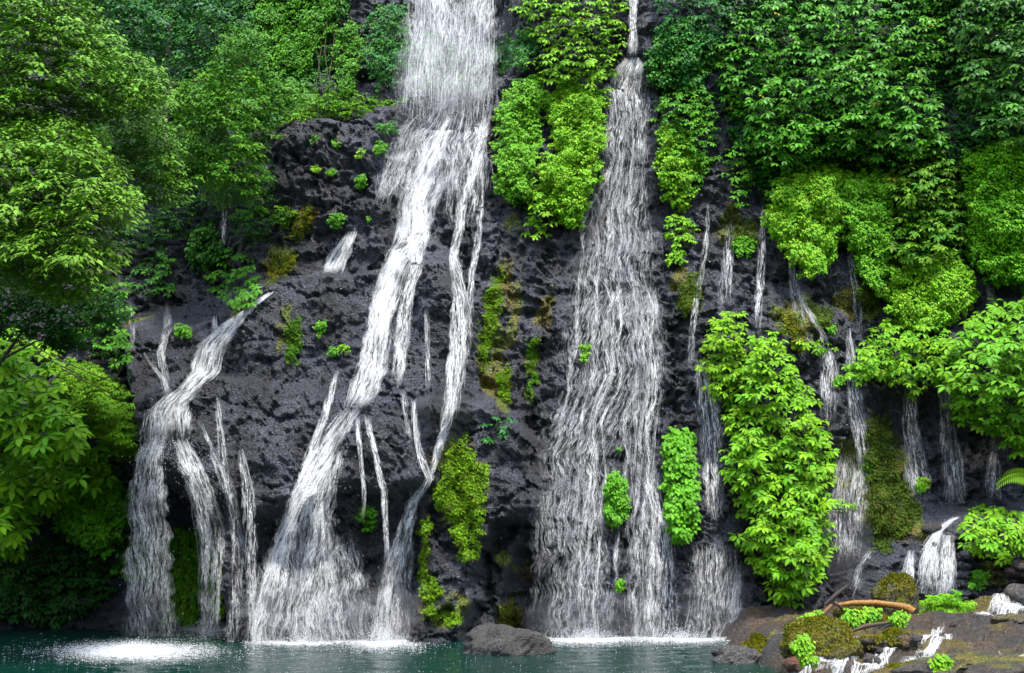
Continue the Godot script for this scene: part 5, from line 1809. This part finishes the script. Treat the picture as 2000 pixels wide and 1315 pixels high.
	# wood
	var bark := plain(Color(0.4, 0.2, 0.04), 0.6)
	bark.albedo_texture = noise_tex(62, 0.025, 512, [[0.0, 0.4, 0.6, 1.0], [Color(0.15, 0.12, 0.1), Color(0.55, 0.5, 0.45), Color(1, 1, 1), Color(1, 1, 1)]])
	bark.uv1_triplanar = true
	bark.uv1_scale = Vector3(0.9, 2.0, 2.0)
	var a := on_shelf(1690, 1228) + Vector3(0, 0, 0.1)
	var z := a.z
	var dead := mat_wood(Color(0.14, 0.1, 0.075))
	log_on("fallen_log", "fallen orange barked log lying across the mossy boulders", "log", [on_plane(1636, 1182, z), on_plane(1668, 1178, z), on_plane(1710, 1178, z), on_plane(1750, 1183, z + 0.1), on_plane(1772, 1188, z + 0.15), on_plane(1784, 1196, z + 0.2)], [0.045, 0.065, 0.075, 0.085, 0.11, 0.12], bark, 12)
	var wood := "dead wood on the right bank"
	for s in [
		["dark broken branch leaning against the wall of the misty recess", [1612, 1182, 1632, 1162, 1656, 1144], 0.06, Color(0.06, 0.05, 0.05)],
		["pale brown broken branch at the left end of the fallen log", [1608, 1200, 1622, 1184, 1634, 1176], 0.055, Color(0.3, 0.17, 0.08)],
		["short brown stick crossing the broken branch", [1628, 1176, 1640, 1184, 1648, 1196], 0.04, Color(0.22, 0.13, 0.07)],
	]:
		var q: Array = s[1]
		var o := log_on("branch", s[0], "branch", [on_plane(q[0], q[1], z + 0.1), on_plane(q[2], q[3], z + 0.15), on_plane(q[4], q[5], z - 0.2)], [s[2], s[2] * 0.9, s[2] * 0.4], mat_wood(s[3]), 7)
		o.set_meta("group", wood)
	var o2 := log_on("branch", "grey stick lying on the shelf right of the mossy boulder", "branch", [on_shelf(1668, 1240) + Vector3(0, 0.08, 0), on_shelf(1690, 1234) + Vector3(0, 0.12, 0), on_shelf(1738, 1225) + Vector3(0, 0.1, 0)], [0.03, 0.05, 0.03], dead, 7)
	o2.set_meta("group", wood)
	o2 = log_on("branch", "thin upright twig beside the mossy boulder", "branch", [on_shelf(1672, 1228), on_shelf(1672, 1228) + Vector3(-0.03, 0.35, 0.05), on_shelf(1672, 1228) + Vector3(-0.12, 0.6, 0.1)], [0.02, 0.016, 0.01], dead, 6)
	o2.set_meta("group", wood)
	var c := on_shelf(1962, 1312)
	o2 = log_on("branch", "pale bleached branch poking in at the lower right corner", "branch", [c + Vector3(-0.05, 0.12, 0.05), c + Vector3(0.25, 0.24, 0.1), c + Vector3(0.7, 0.4, 0.2)], [0.035, 0.04, 0.045], mat_wood(Color(0.5, 0.42, 0.33)), 8)
	part("side_twig", tube([Vector3(0, 0, 0), Vector3(-0.02, 0.14, 0), Vector3(-0.05, 0.22, 0)], [0.028, 0.025, 0.02], 7), mat_wood(Color(0.5, 0.42, 0.33)), o2)
	o2.set_meta("group", wood)
	# water over the shelf
	shelf_stream("widest white stream pouring from the shelf into the pool at the bottom", [[[1682, 1254, 10, 1640, 1282, 24, 1590, 1325, 46], 170]])
	shelf_stream("second white stream beside the widest one at the bottom", [[[1672, 1276, 8, 1645, 1300, 10, 1625, 1322, 12], 40]])
	shelf_stream("third white stream at the bottom below the long mossy ledge rock", [[[1745, 1268, 12, 1715, 1290, 16, 1688, 1325, 24], 90]])
	shelf_stream("thin stream curving down past the dark pebbles", [[[1845, 1214, 7, 1812, 1245, 7, 1798, 1266, 6], 36]])
	shelf_stream("thin stream spreading below the orange brown stone", [[[1862, 1242, 6, 1826, 1262, 8, 1812, 1284, 10, 1760, 1294, 9], 60]])
	shelf_stream("white rapids at the right edge above the broad brown rock", [[[1965, 1135, 10, 1955, 1170, 14, 1962, 1196, 36], 60], [[2010, 1180, 16, 1965, 1205, 18, 1918, 1206, 12], 90]])
	# plants on the boulders
	var g := "small plants on the right bank's boulders"
	for s in [[1625, 1235, 30, 16, 1.0, "leafy plant spreading over the big yellow mossy boulder"], [1578, 1225, 22, 24, 0.9, "feathery plant on the left of the big mossy boulder"], [1570, 1262, 16, 20, 0.5, "plant at the left foot of the big mossy boulder"], [1668, 1206, 18, 13, 0.8, "bright tuft between the two mossy boulders under the log"], [1700, 1200, 22, 12, 0.5, "tuft on the dark mossy boulder under the log"], [1758, 1210, 14, 11, 0.0, "round bright plant right of the dark mossy boulder"], [1838, 1300, 15, 20, 0.5, "bright tuft at the bottom edge beside the broad brown rock"], [1594, 1204, 10, 8, 0.0, "tiny plant left of the broken branches"], [1580, 1290, 14, 8, 0.4, "little plant beside the reddish stones"]]:
		var f := on_shelf(s[0], minf(s[1] + s[3], 1312))
		plant("plant", s[5], "plant", oval(s[0], s[1], s[2], s[3]), "fine", 0.085, LIME, BRIGHT, {"bulge": 0.25, "rim": 10, "fray": 5, "z": f.z + 0.25 + s[4], "layers": 2, "group": g})

func mat_wood(c: Color) -> StandardMaterial3D:
	var m := plain(c, 0.8)
	m.albedo_texture = noise_tex(63, 0.04, 128, [[0.0, 1.0], [Color(0.45, 0.45, 0.45), Color(1, 1, 1)]])
	m.uv1_triplanar = true
	m.uv1_scale = Vector3(4, 4, 4)
	return m
